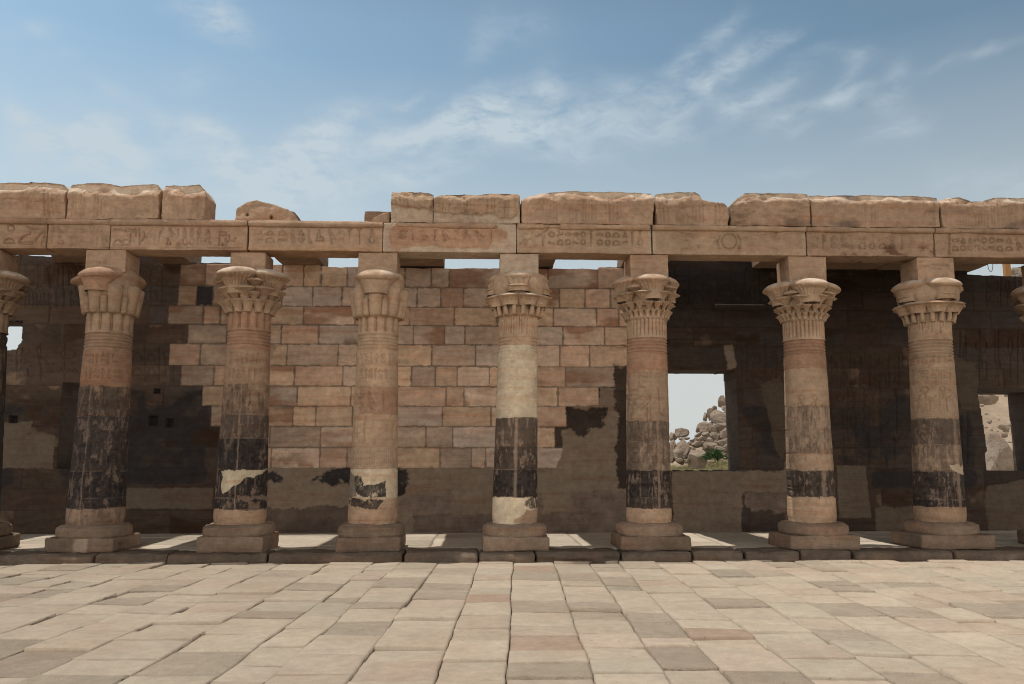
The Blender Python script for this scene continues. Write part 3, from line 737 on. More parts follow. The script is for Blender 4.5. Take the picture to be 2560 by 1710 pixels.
    def patch(x0, y0, x1, y1, jit=8, s=7):
        jx = fbm(Pn, 7, 4, 660 + i + s) * jit * .012 * 2; jy = fbm(Pn, 7, 4, 670 + i + s) * jit * 2
        return (front & (ux + jx > x0) & (ux + jx < x1) & (Yp + jy > y0) & (Yp + jy < y1)).astype(float)
    def polyp(pts, jit=.05):
        jx = fbm(Pn, 9, 3, 680 + i) * jit * 2; jy = fbm(Pn, 9, 3, 690 + i) * jit * 100
        return (front & inpoly(ux + jx, (Yp + jy), pts)).astype(float)
    if i == 2:
        pp = polyp([(-.62, 1078), (.98, 1079), (.9, 1086), (.35, 1098), (.0, 1112), (-.2, 1122), (-.45, 1131), (-.55, 1118)]); sm *= 1 - pp; plast = np.maximum(plast, pp); col[pp > 0] = C_CR * .9
        pp = patch(.1, 1137, 1.0, 1148, 5, 2) + patch(.55, 1150, .85, 1170, 5, 3); sm *= 1 - np.clip(pp, 0, 1) * .8
    if i == 3:
        sm = np.maximum(sm, polyp([(-.72, 1092), (-.40, 1092), (-.3, 1112), (.62, 1103), (.62, 1138), (-.35, 1140), (-.62, 1130)]) * .97)
        sm = np.maximum(sm, polyp([(-.98, 1148), (-.8, 1142), (-.2, 1148), (.05, 1143), (.55, 1145), (.5, 1155), (.25, 1168), (-.2, 1166), (-.5, 1160), (-.98, 1158)]) * .95)
        gp = polyp([(-1, 1080), (-.9, 1084), (-.72, 1092), (-.6, 1140), (-1, 1140)]); col[gp > 0] = C_GREY * .9; plast *= 1 - gp
        gp = polyp([(-1, 890), (-.7, 880), (-.65, 950), (-1, 950)]); col[gp > 0] = C_LT * 1.1
        gp = polyp([(-.85, 1030), (1, 1026), (1, 1072), (-.85, 1070)]) * np.clip(np.sin(T * 60) * .6 + .3, 0, 1); col = mixc(col, C_GREY * 1.2, gp * .6)
    if i == 4:
        sm = np.maximum(sm, polyp([(.45, 1148), (.62, 1143), (1, 1142), (1, 1166), (.6, 1165), (.35, 1158)]) * .9)
        gp = polyp([(-.1, 1190), (.3, 1182), (.5, 1170), (1, 1166), (1, 1200), (-.1, 1200)], .03); col[gp > 0] = C_ST; plast *= 1 - gp
    if i == 7:
        gp = polyp([(-.0, 1066), (.4, 1064), (.55, 1070), (.9, 1066), (.95, 1090), (.5, 1086), (.1, 1080)], .04); col[gp > 0] = C_CR * .85; sm *= 1 - gp; plast = np.maximum(plast, gp)
    # relief
    dr = fbm(P, 1.2, 3, 700 + i) * .006 + fbm(P, 8, 3, 710 + i) * .0035 * (1 - plast * .8)
    for yj in joints: dr -= .012 * (1 - sstep(0, 1.6, abs(Yp - yj + 1.2 * fbm(Pn, 2, 2, int(yj)))))
    broken = sstep(-.55, -.35, ux) * sstep(.75, .55, ux) * (np.sin(T) < 0) if i == 4 else 0
    for k in range(5 if i != 7 else 6):
        yr = D['yn'] + 4 + k * 7.6; dr -= .026 * (1 - sstep(0, 2.2, abs(Yp - yr))) * (1 - broken * .95)
    if i not in (4,):
        for yr in (875, 880, 1003, 1008): dr -= .006 * (1 - sstep(0, 1.1, abs(Yp - yr + .8 * vn(Pn * 3, 4))))
    if vis and i not in (4,):
        # carved figures and sign columns: work in the frontal projection
        R = random.Random(30 + i); segs = []; xm = D['t'] + (D['b'] - D['t']) * .5
        Yf = .07
        if i in (3, 2, 1, 7):
            segs += glyph_row(xm - 40, xm + 42, 810, 835, 60 + i, Yf, 16) + glyph_row(xm - 40, xm + 42, 845, 870, 80 + i, Yf, 14)
        if i in (5,):
            segs += glyph_row(xm - 38, xm + 42, 853, 868, 81, Yf, 13)
            q = lambda x, y: (779.6 + .336 * x, 779.5 + .336 * y)
            for pts in ([(1975, 340), (2030, 345), (2035, 290)], [(1980, 270), (1980, 350), (2010, 350)], [(1990, 370), (2020, 370), (2030, 400), (2000, 420), (1980, 400), (1990, 370)], [(1985, 430), (2000, 470), (1990, 540), (2050, 540)], [(2000, 440), (2060, 470), (2110, 420)],
                        [(2010, 430), (2050, 450), (2090, 410)], [(2000, 560), (1985, 640)], [(2030, 560), (2045, 640), (2060, 645)], [(2090, 470), (2095, 640)], [(2110, 480), (2115, 560)], [(2170, 330), (2180, 500), (2210, 520)], [(2040, 290), (2040, 320), (2075, 330)]):
                segs += pline([q(*p) for p in pts], Yf)
            for ccx, ccy in ((2060, 400), (2095, 400)): segs += glyph('disc', *q(ccx, ccy), 13, 13, Yf)
            segs += glyph_row(q(1980, 0)[0], q(2230, 0)[0], 1022, 1068, 83, Yf, 26)
        if i in (6, 7):
            q0 = 1862.5 if i == 6 else 2150
            for dx in ((-28, 6) if i == 7 else (-26, 2)):
                yb = 925 if i == 6 else 905
                segs += glyph('disc', q0 + dx, yb - 12, 14, 15, Yf) + glyph('arm', q0 + dx + 6, yb + 8, 28, 22, Yf) + pline([(q0 + dx - 6, yb), (q0 + dx - 8, yb + 40)], Yf) + pline([(q0 + dx + 8, yb + 10), (q0 + dx + 10, yb + 38)], Yf)
            segs += glyph_row(q0 - 45, q0 + 42, 1088, 1132, 90 + i, Yf, 20)
        if i in (2, 1): segs += glyph_row(xm - 45, xm + 35, 885, 940, 95 + i, Yf, 30) + glyph_row(xm - 48, xm + 35, 1010, 1065, 97 + i, Yf, 24)
        if i == 3: segs += glyph('house', 815 + 12, 985, 22, 55, Yf) + pline([(905, 965), (899, 990), (901, 1010)], Yf) + glyph_row(810, 905, 895, 942, 44, Yf, 34)
        cv = np.zeros(T.shape); fm = front; cv[fm] = carve(P[..., 0][fm], P[..., 2][fm], segs, .013); dr -= cv * .02 * (1 - plast)
        drag = np.clip(fbm(Pn, 14, 3, 720 + i, sc=(2.2, .35, 1)), 0, 1) * .02 * (soot > .4); dr -= drag
    dr -= plast * .0
    dr[(Yp > 0)] += 0
    P[..., 0] += np.cos(T) * dr; P[..., 1] += np.sin(T) * dr
    col = col * tn * (1 + .10 * fbm(Pn, 2.2, 3, 730 + i))[..., None]
    sm = sm * (.93 + .07 * np.clip(fbm(Pn, 20, 3, 735 + i) * 3, -1, 1)) * (1 - .80 * sstep(.16, .34, fbm(Pn, 5.5, 6, 736 + i, sc=(1.6, 1, 1), g=.75))) * (1 - .6 * sstep(.22, .4, fbm(Pn, 6, 4, 737 + i, sc=(3.2, .5, 1), g=.7)))
    for yj in joints: sm = sm * (1 - .75 * (1 - sstep(.5, 1.5, abs(Yp - yj + 1.2 * fbm(Pn, 3, 3, int(yj) + 2)))) * sstep(-.25, .2, fbm(Pn, 4, 3, int(yj))))
    col = mixc(col, C_SOOT * 4, np.clip(soot * 1.3, 0, 1) * .55 * sstep(860, 960, Yp) * (1 - plast))
    col = mixc(col, C_SOOT, np.clip(sm, 0, 1) * .97)
    al = 1 - .75 * plast
    obj('shaft', mesh_np('shaft', P.reshape(-1, 3), lathe_q(len(zs), nth), col=np.concatenate([col.reshape(-1, 3), al.reshape(-1, 1)], 1)), M_STONE, root)
    # neck: bundle of stems
    ns = {'A': 14, 'B': 30, 'C': 12, 'D': 44}[D['ty']]; dp = {'A': .055, 'B': .036, 'C': .06, 'D': .026}[D['ty']]
    zs = np.linspace(zn - .01, zt + .05, 26)
    def rn(T, Z):
        s = abs(np.sin(T * ns / 2)); g = dp * (1 - s ** .55)
        if D['ty'] in 'AC': s2 = abs(np.sin(T * ns / 2 + .4)); g = np.maximum(g, dp * .8 * (1 - sstep(0, .28, s2)))
        if i == 7: g = g * ((np.cos(T) > -1.1) & (np.cos(T) < .35)) * (Z > zn + .10 + .16 * np.cos(T * 7) ** 2)
        if i == 4: g = g * (1 + .9 * fbm(st3(T * 3, Z * .8), 4, 3, 3))
        g = g * sstep(zn + .01, zn + .05, Z)
        return D['rt'] - g + .006 * sstep(zn + .03, zn, Z)
    P, T, Zg = lathe(rn, zs, 360, cx, cy, lambda z: lx * (z - zs0) / (3.7 - zs0)); P = weather(P, .004, 5, 740 + i)
    C = C_LT * tn * (1 + .12 * fbm(P.reshape(-1, 3), 4, 3, 741 + i))[:, None]
    if i == 2: C = mixc(C, C_RED * 1.05, np.full(len(C), .55))
    obj('neck', mesh_np('neck', P.reshape(-1, 3), lathe_q(len(zs), 360), col=C), M_STONE, root)
    # capital
    H = zl - zt; cc = ctop; K = C_LT * tn; rot = math.radians(D['rot'])
    kz = np.array([zt - .006, zt, zt + .02, zt + .3 * H, zt + .6 * H, zl - .12, zl - .03, zl - .02]); kr = np.array([.30, .375, .385, .40, .42, .44, .40, .02]) if D['ty'] == 'C' else np.array([.30, .365, .36, .345, .34, .36, .36, .02])
    zz = np.unique(np.concatenate([np.linspace(kz[0], kz[-1], 22), kz]))
    P, T, Zg = lathe(lambda T, Z: np.interp(Z, kz, kr), zz, 96, cc[0], cc[1]); P = weather(P, .006, 5, 750 + i)
    core = MB(); core.add(P.reshape(-1, 3), lathe_q(len(zz), 96), C=K * .97)
    rng = random.Random(900 + i)
    subs = []
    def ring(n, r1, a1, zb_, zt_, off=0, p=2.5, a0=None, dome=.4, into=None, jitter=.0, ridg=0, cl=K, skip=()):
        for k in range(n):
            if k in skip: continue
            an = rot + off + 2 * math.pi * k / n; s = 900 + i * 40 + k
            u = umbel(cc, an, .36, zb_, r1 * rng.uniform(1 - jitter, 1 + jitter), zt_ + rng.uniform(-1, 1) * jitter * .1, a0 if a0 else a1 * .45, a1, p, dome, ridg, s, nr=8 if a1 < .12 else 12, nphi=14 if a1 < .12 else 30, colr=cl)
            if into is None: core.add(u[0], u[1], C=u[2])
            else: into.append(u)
    Q4 = math.pi / 4
    if D['ty'] == 'A':
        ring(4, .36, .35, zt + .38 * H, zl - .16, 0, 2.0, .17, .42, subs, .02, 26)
        ring(4, .44, .15, zt + .5 * H, zl - .26, Q4, 2.5, .06, .4, None, .02, 10)
        ring(8, .42, .19, zt + .20 * H, zt + .50 * H, Q4 / 2, 2.6, .07, .35, None, .02, 18)
        ring(8, .44, .10, zt + .2 * H, zt + .40 * H, 0, 2.5, .05, .5, ridg=8)
        ring(14, .42, .115, zt + .0 * H, zt + .24 * H, .1, 1.8, .06, .4, None, .03, 12)
    if D['ty'] == 'B':
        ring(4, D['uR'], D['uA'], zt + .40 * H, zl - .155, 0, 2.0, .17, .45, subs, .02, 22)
        ring(4, .46, .13, zt + .55 * H, zl - .28, Q4, 2.2, .06, .5, None, .02, 10)
        ring(8, .42, .165, zt + .28 * H, zt + .55 * H, Q4 / 2, 2.6, .05, .28, None, .02, 10)
        ring(16, .425, .085, zt + .16 * H, zt + .34 * H, Q4 / 4, 2.2, .03, .35, None, .03, 7)
        ring(24, .405, .052, zt + .02 * H, zt + .17 * H, 0, 1.8, .03, .5, None, .03, 5)
    if D['ty'] == 'C':
        cl4 = mixc(K, C_RED * 1.1, .5) if i == 1 else K * .93
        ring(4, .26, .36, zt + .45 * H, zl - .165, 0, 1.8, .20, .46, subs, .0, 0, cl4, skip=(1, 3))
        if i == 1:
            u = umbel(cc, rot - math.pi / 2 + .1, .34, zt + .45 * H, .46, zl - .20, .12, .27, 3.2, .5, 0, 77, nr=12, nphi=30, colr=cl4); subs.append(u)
        for k in range(4): s = shell(cc, rot + Q4 + k * math.pi / 2, .36, zl - .36, .17, 22, 930 + k, K); core.add(s[0], s[1], C=s[2])
        for k in range(8):
            an = rot + k * Q4; rr = .40
            a = (cc[0] + .345 * math.cos(an), cc[1] + .345 * math.sin(an), zt + .0); b = (cc[0] + rr * math.cos(an), cc[1] + rr * math.sin(an), zt + .62 * H)
            s = rod(a, b, .105, .135, 16, K * 1.0, True, 940 + k); core.add(s[0], s[1], C=s[2])
            an += Q4 / 2; a = (cc[0] + .395 * math.cos(an), cc[1] + .395 * math.sin(an), zt + .0); b = (cc[0] + .425 * math.cos(an), cc[1] + .425 * math.sin(an), zt + .36 * H)
            s = rod(a, b, .055, .055, 10, K * .95, True, 950 + k); core.add(s[0], s[1], C=s[2])
    if D['ty'] == 'D':
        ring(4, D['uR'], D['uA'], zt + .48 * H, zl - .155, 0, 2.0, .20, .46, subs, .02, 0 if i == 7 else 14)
        for k in range(4): s = shell(cc, rot + Q4 + k * math.pi / 2, .42, zt + .66 * H, .20, 26, 960 + k, K); core.add(s[0], s[1], C=s[2])
        ring(4, .40, .19, zt + .35 * H, zt + .60 * H, 0, 2.2, .10, .3, None, .02, 12)
        ring(8, .40, .22, zt + .20 * H, zt + .40 * H, Q4 / 2, 1.6, .14, .25, None, .02, 12)
        for k in range(16):
            an = rot + k * math.pi / 8 + .2; s = shell(cc, an, .435, zt + .30 * H, .062, 8, 970 + k, K, 1.5); core.add(s[0], s[1], C=s[2])
            a = (cc[0] + .375 * math.cos(an), cc[1] + .375 * math.sin(an), zt); b = (cc[0] + .44 * math.cos(an), cc[1] + .44 * math.sin(an), zt + .30 * H)
            s = rod(a, b, .05, .028, 8, K, True, 990 + k); core.add(s[0], s[1], C=s[2])
    V, Q, T_, C = core.data()
    if i == 1:   # right half of this capital was rebuilt in plain plaster
        pass
    cap = obj('capital', mesh_np('capital', V, Q, col=C), M_STONE, root)
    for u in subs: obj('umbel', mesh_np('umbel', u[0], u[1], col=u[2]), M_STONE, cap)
    # abacus
    aw = .335 if i != 2 else .30; cbl = {4: C_PL * .92, 2: C_ST * .95}.get(i, C_ST * .93 * (.9 + .1 * tn))
    def facea(x, z, i=i):
        d = 0 * x
        if i == 7:
            P = st3(x, z)
            for zc, sl_, a, b in ((5.01, .03, -.33, .25), (5.06, -.1, -.33, -.2), (4.95, .0, -.3, .1), (5.03, .0, .05, .3)):
                w = .012 * (1 - sstep(.0, .014, abs(z - zc - sl_ * (x - cx) + .012 * fbm(P, 6, 3, 5)))) * (x - ctop[0] > a) * (x - ctop[0] < b); d = d + w * 3
        return d
    V, Q, C = block(ctop[0] - aw, ctop[0] + aw, cy - aw, cy + .27, zl - .10, Z_A0 - .004, .02 if vis else .05, 24, .012 if i != 2 else .03, .006 if i == 4 else .010, 2, 800 + i, col=tone(cbl, 800 + i, .14, .25 if i != 4 else 0), face=facea if i == 7 else None, amp2=.003 if i == 4 else .005, fr2=12)
    if i == 4: C = np.concatenate([C, np.full((len(C), 1), .25)], 1)
    obj('abacus', mesh_np('abacus', V, Q, col=C), M_STONE, root)

# ------------------------------------------------------------------ back wall
def WX(x): return XX(x, Y_W, 900)
def WZ(y): return ZZ(y, Y_W)
def wp(pts): return [(WX(a), WZ(b)) for a, b in pts]
RY = [617.7, 661, 706, 748, 791.5, 840.7, 887, 932.6, 978.5, 1026.5, 1073.6]
ROWZ = [WZ(y) for y in RY]
JT = [[398, 457, 518, 600, 638, 687, 726, 729, 789, 818, 880, 924, 985, 1027, 1180, 1257, 1375, 1440],
      [388, 440, 477, 540, 638, 710, 778, 860, 903, 953, 1008, 1061, 1122, 1200, 1284, 1344, 1403, 1460],
      [375, 457, 497, 560, 690, 810, 870, 936, 1040, 1140, 1270, 1370, 1422, 1480],
      [423, 514, 560, 640, 727, 822, 890, 946, 1018, 1065, 1180, 1292, 1388, 1460],
      [383, 455, 530, 600, 655, 773, 818, 900, 989, 1090, 1190, 1284, 1353, 1480],
      [413, 489, 560, 674, 785, 860, 943, 998, 1048, 1122, 1230, 1297, 1413, 1460],
      [464, 560, 682, 805, 880, 1023, 1064, 1140, 1279, 1373, 1460],
      [487, 540, 600, 674, 726, 810, 880, 1015, 1126, 1200, 1299, 1400],
      [600, 623, 738, 830, 900, 978, 1039, 1170, 1272, 1300],
      [600, 628, 738, 800, 900, 1011, 1082, 1114, 1180, 1290, 1320]]
LEFTB = [398, 395, 375, 423, 383, 413, 464, 487, 604, 606]
RIGHTB = [1440, 1460, 1460, 1460, 1460, 1413, 1373, 1299, 1272, 1290]
DX = .0165
XL, XR, ZB, ZTOP = WX(-260), WX(2700), PF - .03, 6.2
nx, nz = int((XR - XL) / DX), int((ZTOP - ZB) / DX)
xs = np.linspace(XL, XR, nx + 1); zs = np.linspace(ZB, ZTOP, nz + 1)
X, Z = np.meshgrid(xs, zs, indexing='ij'); P = st3(X, Z)
P = np.stack([X, 0 * X, Z], -1)
wob = fbm(P, 1.3, 3, 1) * .02; wobx = fbm(P, 2.0, 3, 2) * .012
# newer coursed masonry in the middle
col = np.zeros(X.shape + (3,)); dep = np.zeros(X.shape); al = np.ones(X.shape)
def blocks(rowz, joints, zt, zb, jw, basec, var, seed, redp=.18, chip=.02, prud=.012):
    """fill one course; returns (mask within joints, colour, depth)"""
    R = random.Random(seed)
    for a, b in zip(joints[:-1], joints[1:]):
        xa, xb = WX(a), WX(b)
        m = (X >= xa) & (X < xb) & (Z < zt) & (Z >= zb)
        if not m.any(): continue
        x, z = X[m], Z[m]; p = P[m]
        e = np.minimum(np.minimum(x - xa, xb - x) + wobx[m], np.minimum(zt - z, z - zb) + wob[m] * .6)
        cr = np.hypot(np.maximum(.05 - np.minimum(x - xa, xb - x), 0), np.maximum(.05 - np.minimum(zt - z, z - zb), 0)) - .035
        e = e - np.clip(cr, 0, 1) * .9 + fbm(p, 11, 4, seed + 3) * chip * 1.3 - .03 * np.clip(fbm(p, 5, 3, seed + 4) - .35, 0, 1)
        ins = sstep(jw * .3, jw * .3 + .013, e)
        v = 1 + R.uniform(-1, 1) * var; c = np.array(basec) * v
        k = R.random()
        if k < redp: c = c * np.array([1.0, .91, .86])
        elif k < redp + .22: c = c * np.array([1.02, .97, .88])
        elif k < redp + .42: c = c * np.array([.90, .94, 1.0])
        elif k < redp + .52: c = c * .74
        th_ = R.uniform(-.35, .35); q_ = st3(x * math.cos(th_) + z * math.sin(th_), -x * math.sin(th_) + z * math.cos(th_), a * 1.0)
        cc = c[None] * (1 + .22 * fbm(q_, 1.6, 4, seed + int(a) % 97, sc=(1, 9, 1)) + .16 * fbm(q_, 5, 4, seed + 4, g=.7))[:, None]
        if R.random() < .22: cc = mixc(cc, C_RED * v * min(1.2, basec[0] / .42), np.clip(fbm(p, 1.4, 3, seed + int(a), sc=(1, 1, 2.4)) * 4 - .2, 0, 1) * .8)
        if R.random() < .15: cc = mixc(cc, C_ST * .45, np.clip(fbm(p, 2.5, 4, seed + int(a) + 5) * 4 - .8, 0, 1) * .6)
        mort = np.array([.25, .195, .15]) if basec[0] > .2 else np.array(basec) * .8
        col[m] = mixc(np.tile(mort, (len(x), 1)), cc * 1.0, ins)
        tilt = R.uniform(-.006, .006) * (x - xa) / (xb - xa + 1e-6)
        dep[m] = -(ins * (prud + R.uniform(0, .012) + tilt))
        al[m] = ins * .8 + .2
# old wall everywhere first: bigger courses, dark stone, worn relief
OY = [560, 617.7, 661, 706, 748, 791.5, 840.7, 887, 932.6, 978.5, 1026.5, 1073.6, 1121, 1168, 1240]
rr = random.Random(4)
for r in range(len(OY) - 1):
    js = [-270.0]
    while js[-1] < 2710: js.append(js[-1] + rr.uniform(80, 190))
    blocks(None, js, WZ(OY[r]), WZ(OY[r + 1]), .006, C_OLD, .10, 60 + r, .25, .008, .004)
col *= (1 - .45 * sstep(WZ(800), WZ(640), Z) * sstep(WX(1500), WX(1560), X))[..., None]; col *= (1 + .75 * sstep(WX(640), WX(560), X) * sstep(WZ(930), WZ(860), Z))[..., None]; colO = col.copy()  # upper right painted darker for the shade under the roof
for r in range(10):
    js = [j for j in JT[r] if LEFTB[r] <= j <= RIGHTB[r]]
    if js[0] > LEFTB[r]: js = [LEFTB[r]] + js
    if js[-1] < RIGHTB[r]: js.append(RIGHTB[r])
    zt = ROWZ[r] if r else 5.72
    blocks(None, js, zt, ROWZ[r + 1], .016, np.array([.62, .475, .37]), .13, 200 + r, .22)
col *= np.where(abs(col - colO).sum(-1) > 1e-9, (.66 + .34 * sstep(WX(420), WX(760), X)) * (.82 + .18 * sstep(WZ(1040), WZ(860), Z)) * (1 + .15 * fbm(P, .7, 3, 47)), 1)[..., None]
m0 = softpoly(X, Z, wp([(440, 662), (476, 662), (476, 705), (440, 705)]), .004); col = mixc(col, C_SOOT * 2.5, m0)
new = (abs(col - colO).sum(-1) > 1e-9).astype(float)
# soot on the old wall; high zones at the right also paint in roof shade
sn = fbm(P, 1.1, 5, 31, sc=(1, 1, 1.3)) + fbm(P, 5, 4, 33) * .5
zone = np.zeros(X.shape)
for (x0, y0, x1, y1, s) in ((-300, 930, 135, 1130, .75), (280, 890, 500, 1115, .8), (250, 1065, 495, 1112, 1.2), (135, 900, 300, 1120, .8), (1680, 925, 1810, 1060, .8), (1685, 960, 1800, 1050, 1.0), (1900, 900, 2240, 1110, .7), (1975, 1075, 2235, 1122, 1.3), (2330, 930, 2700, 1200, .9), (1900, 620, 2240, 780, .45), (1520, 600, 1760, 700, .55)):
    z_ = sstep(WX(x0) - .1, WX(x0) + .25, X) * sstep(WX(x1) + .1, WX(x1) - .25, X) * sstep(WZ(y1) - .1, WZ(y1) + .12, Z) * sstep(WZ(y0) + .1, WZ(y0) - .12, Z)
    zone = np.maximum(zone, z_ * s)
soot = sstep(-.05, .35, sn + zone * 1.2 - .75) * (1 - new) * np.clip(zone * 1.3, 0, 1)
col = mixc(col, C_SOOT * 1.4, soot * .9)
# reliefs: sign columns and figures, faint
segs = []
R = random.Random(12)
for (xa, xb, ya, yb, st) in ((60, 200, 610, 660, 26), (60, 200, 668, 700, 16), (320, 385, 620, 700, 24), (40, 190, 790, 870, 50), (1905, 2060, 820, 885, 20), (1905, 2060, 895, 990, 34), (1905, 2060, 1000, 1070, 26), (2195, 2235, 950, 1060, 20), (1700, 1790, 800, 880, 24), (2260, 2500, 640, 700, 30), (2200, 2500, 760, 880, 40), (300, 400, 800, 870, 30), (1545, 1800, 620, 690, 30)):
    segs += glyph_row(xa, xb, ya, yb, int(xa + ya), Y_W, st)
    x = xa
    while x < xb: segs += pline([(x, ya - 3), (x, yb + 3)], Y_W); x += st * 1.1
segs += [s for k in range(3) for s in glyph('disc', 70 + 17 * k, 667 - 0, 13, 13, Y_W)]
cv = carve(X, Z, segs, .016) * (1 - new); dep += cv * .02
# ledges and a raised sun disc over the boulder window
def band(x0, x1, y0, y1, h):
    e = np.minimum(np.minimum(X - WX(x0), WX(x1) - X), np.minimum(WZ(y0) - Z, Z - WZ(y1))); return h * sstep(0, .03, e + .012 * fbm(P, 8, 3, 77))
dep -= band(1534, 1768, 776, 790, .07) + band(1642, 1765, 694, 712, .12) + band(60, 200, 706, 712, .03)
dd = np.hypot(X - WX(1590), Z - WZ(747)); dep -= .035 * sstep(.17, .14, dd)
# plaster repairs
pls = [
    (wp([(604, 1073), (1520, 1073), (1520, 1230), (604, 1230)]), .80, .006),
    (wp([(1272, 1075), (1290, 1025), (1285, 985), (1318, 978), (1312, 930), (1372, 930), (1376, 888), (1412, 888), (1416, 900), (1430, 985), (1428, 1030), (1436, 1075)]), .84, .02),
    (wp([(1410, 838), (1438, 838), (1438, 890), (1410, 890)]), .9, .01),
    (wp([(1536, 1080), (1790, 1080), (1795, 1055), (1830, 1070), (1830, 1135), (1692, 1130), (1688, 1230), (1536, 1230)]), .66, .02),
    (wp([(1908, 1068), (1975, 1068), (1980, 1190), (1908, 1190)]), .5, .01), (wp([(282, 1118), (500, 1118), (500, 1165), (282, 1165)]), .48, .01),
    (wp([(-200, 975), (38, 970), (82, 968), (70, 1000), (135, 1000), (134, 1073), (-200, 1073)]), .5, .02), (wp([(1745, 880), (1790, 860), (1815, 950), (1790, 1050), (1770, 1030)]), .32, .03),
    (wp([(1660, 788), (1685, 788), (1690, 840), (1672, 845)]), .8, .02), (wp([(2190, 810), (2245, 830), (2242, 940), (2200, 940)]), .3, .03), (wp([(1990, 1165), (2100, 1165), (2100, 1230), (1990, 1230)]), .5, .02),
    (wp([(2240, 1120), (2500, 1060), (2700, 1060), (2700, 1230), (2240, 1230)]), .42, .03)]
plm = np.zeros(X.shape)
for pg, s, j in pls:
    m = softpoly(X, Z, pg, j, 6, 5)
    col = mixc(col, C_PL * .62 * s, m) ; dep = dep * (1 - m) - .012 * m; plm = np.maximum(plm, m)
# old stones showing through the plaster
for pts, base, s in (([(938, 1140), (945, 1132), (1035, 1130), (1045, 1150), (1040, 1175), (918, 1176), (915, 1150)], C_OLD * 3.0, .5), ([(1128, 1140), (1165, 1132), (1240, 1135), (1240, 1180), (1130, 1175)], C_OLD * 2.8, .3), ([(955, 1178), (1330, 1178), (1330, 1226), (955, 1226)], C_OLD * 2.4, .35),
                     ([(1310, 1130), (1432, 1130), (1432, 1226), (1306, 1226)], C_OLD * 2.7, .1), ([(1300, 935), (1390, 937), (1382, 982), (1345, 990), (1340, 1000), (1320, 1002), (1302, 985)], C_OLD * .85, .4), ([(1416, 935), (1440, 935), (1440, 1120), (1414, 1120), (1410, 1030)], C_OLD * .75, .5),
                     ([(605, 1080), (640, 1083), (655, 1092), (660, 1105), (625, 1106), (605, 1100)], C_SOOT * 1.5, .3), ([(735, 1090), (770, 1074), (810, 1074), (810, 1110), (765, 1112), (728, 1104)], C_SOOT * 1.5, .4), ([(908, 1075), (935, 1076), (940, 1110), (928, 1138), (908, 1140)], C_SOOT * 1.5, .3),
                     ([(1690, 1130), (1805, 1130), (1805, 1175), (1720, 1172), (1700, 1160)], C_OLD * 2.3, .3), ([(604, 1165), (820, 1160), (820, 1230), (604, 1230)], C_OLD * 1.8, .3), ([(1410, 838), (1440, 838), (1440, 935), (1410, 935)], C_OLD * 1.1, .3)):
    m = softpoly(X, Z, wp(pts), .045, 6, 9); cc = np.asarray(base)[None, None] * (1 + .35 * fbm(P, 6, 4, 91))[..., None]
    if base[0] < .045: m = m * sstep(-.35, .12, fbm(P, 7, 5, 93, g=.7) + .15)
    col = col * (1 - m[..., None]) + cc * m[..., None]; dep += m * .012; plm *= 1 - m
al = al * (1 - .75 * plm)
for (x0, y0, x1, y1) in ((345, 955, 366, 977), (384, 960, 402, 980), (375, 960 - 5, 376, 961), (352, 893, 368, 905), (28, 955, 45, 972), (1798, 890, 1812, 930)):
    m = (X > WX(x0)) & (X < WX(x1)) & (Z < WZ(y0)) & (Z > WZ(y1)); dep[m] += .12; col[m] = C_SOOT * 1.5
# outline: top edge and openings
topx = np.array([-300, 20, 60, 100, 128, 140, 215, 396, 397, 437, 520, 640, 726, 728, 790, 818, 820, 1040, 1150, 1256, 1375, 1376, 1438, 1442, 1530, 2236, 2238, 2290, 2340, 2700]); 
topy = np.array([596, 596, 597, 598, 603, 575, 575, 575, 608, 608, 610, 612, 613, 615, 616, 616, 617, 617, 616, 616, 616, 611, 611, 575, 560, 560, 622, 622, 625, 625])
ZTp = np.interp(xs, [WX(a) for a in topx], [WZ(b) for b in topy]) + fbm(np.stack([xs, 0 * xs, 0 * xs], -1), 5, 4, 8) * .022
keep = np.ones((nx, nz), bool); xc = (xs[1:] + xs[:-1]) / 2; zc = (zs[1:] + zs[:-1]) / 2; XC, ZC = np.meshgrid(xc, zc, indexing='ij')
keep &= ZC < ((ZTp[1:] + ZTp[:-1]) / 2)[:, None]
PC = np.stack([XC, 0 * XC, ZC], -1); jx = fbm(PC, 6, 4, 15) * .02; jz = fbm(PC, 6, 4, 16) * .02
OPEN = [wp([(1532, 847), (1688, 847), (1689, 1080), (1532, 1080)]), wp([(2241, 895), (2366, 895), (2368, 1081), (2247, 1081), (2247, 1040), (2252, 1035), (2249, 980)]),
        wp([(142, 880), (262, 880), (262, 1075), (142, 1075)]), wp([(-70, 742), (39, 742), (39, 755), (41, 765), (40, 780), (41, 786), (38, 793), (33, 800), (29, 808), (-20, 812), (-70, 812)])]
for k, pg in enumerate(OPEN): keep &= ~inpoly(XC + jx * (.2 if k < 3 else 1), ZC + jz * (.2 if k < 3 else 1), pg)
dep += fbm(P, 2, 4, 21) * .008 + fbm(P, 11, 3, 22) * .004 * (1 - plm * .7)
# soften grid steps of the top edge by snapping vertices to the profile
Zv = Z.copy(); dzt = ZTp[:, None] - Z; near = abs(dzt) < DX * .75; Zv[near] += dzt[near]
V = np.stack([X, Y_W + dep, Zv], -1).reshape(-1, 3)
ii, jj = np.nonzero(keep); a = ii * (nz + 1) + jj
Qf = np.stack([a, a + (nz + 1), a + (nz + 1) + 1, a + 1], -1)
mb = MB(); mb.add(V, Qf, C=np.concatenate([col.reshape(-1, 3), al.reshape(-1, 1)], 1))
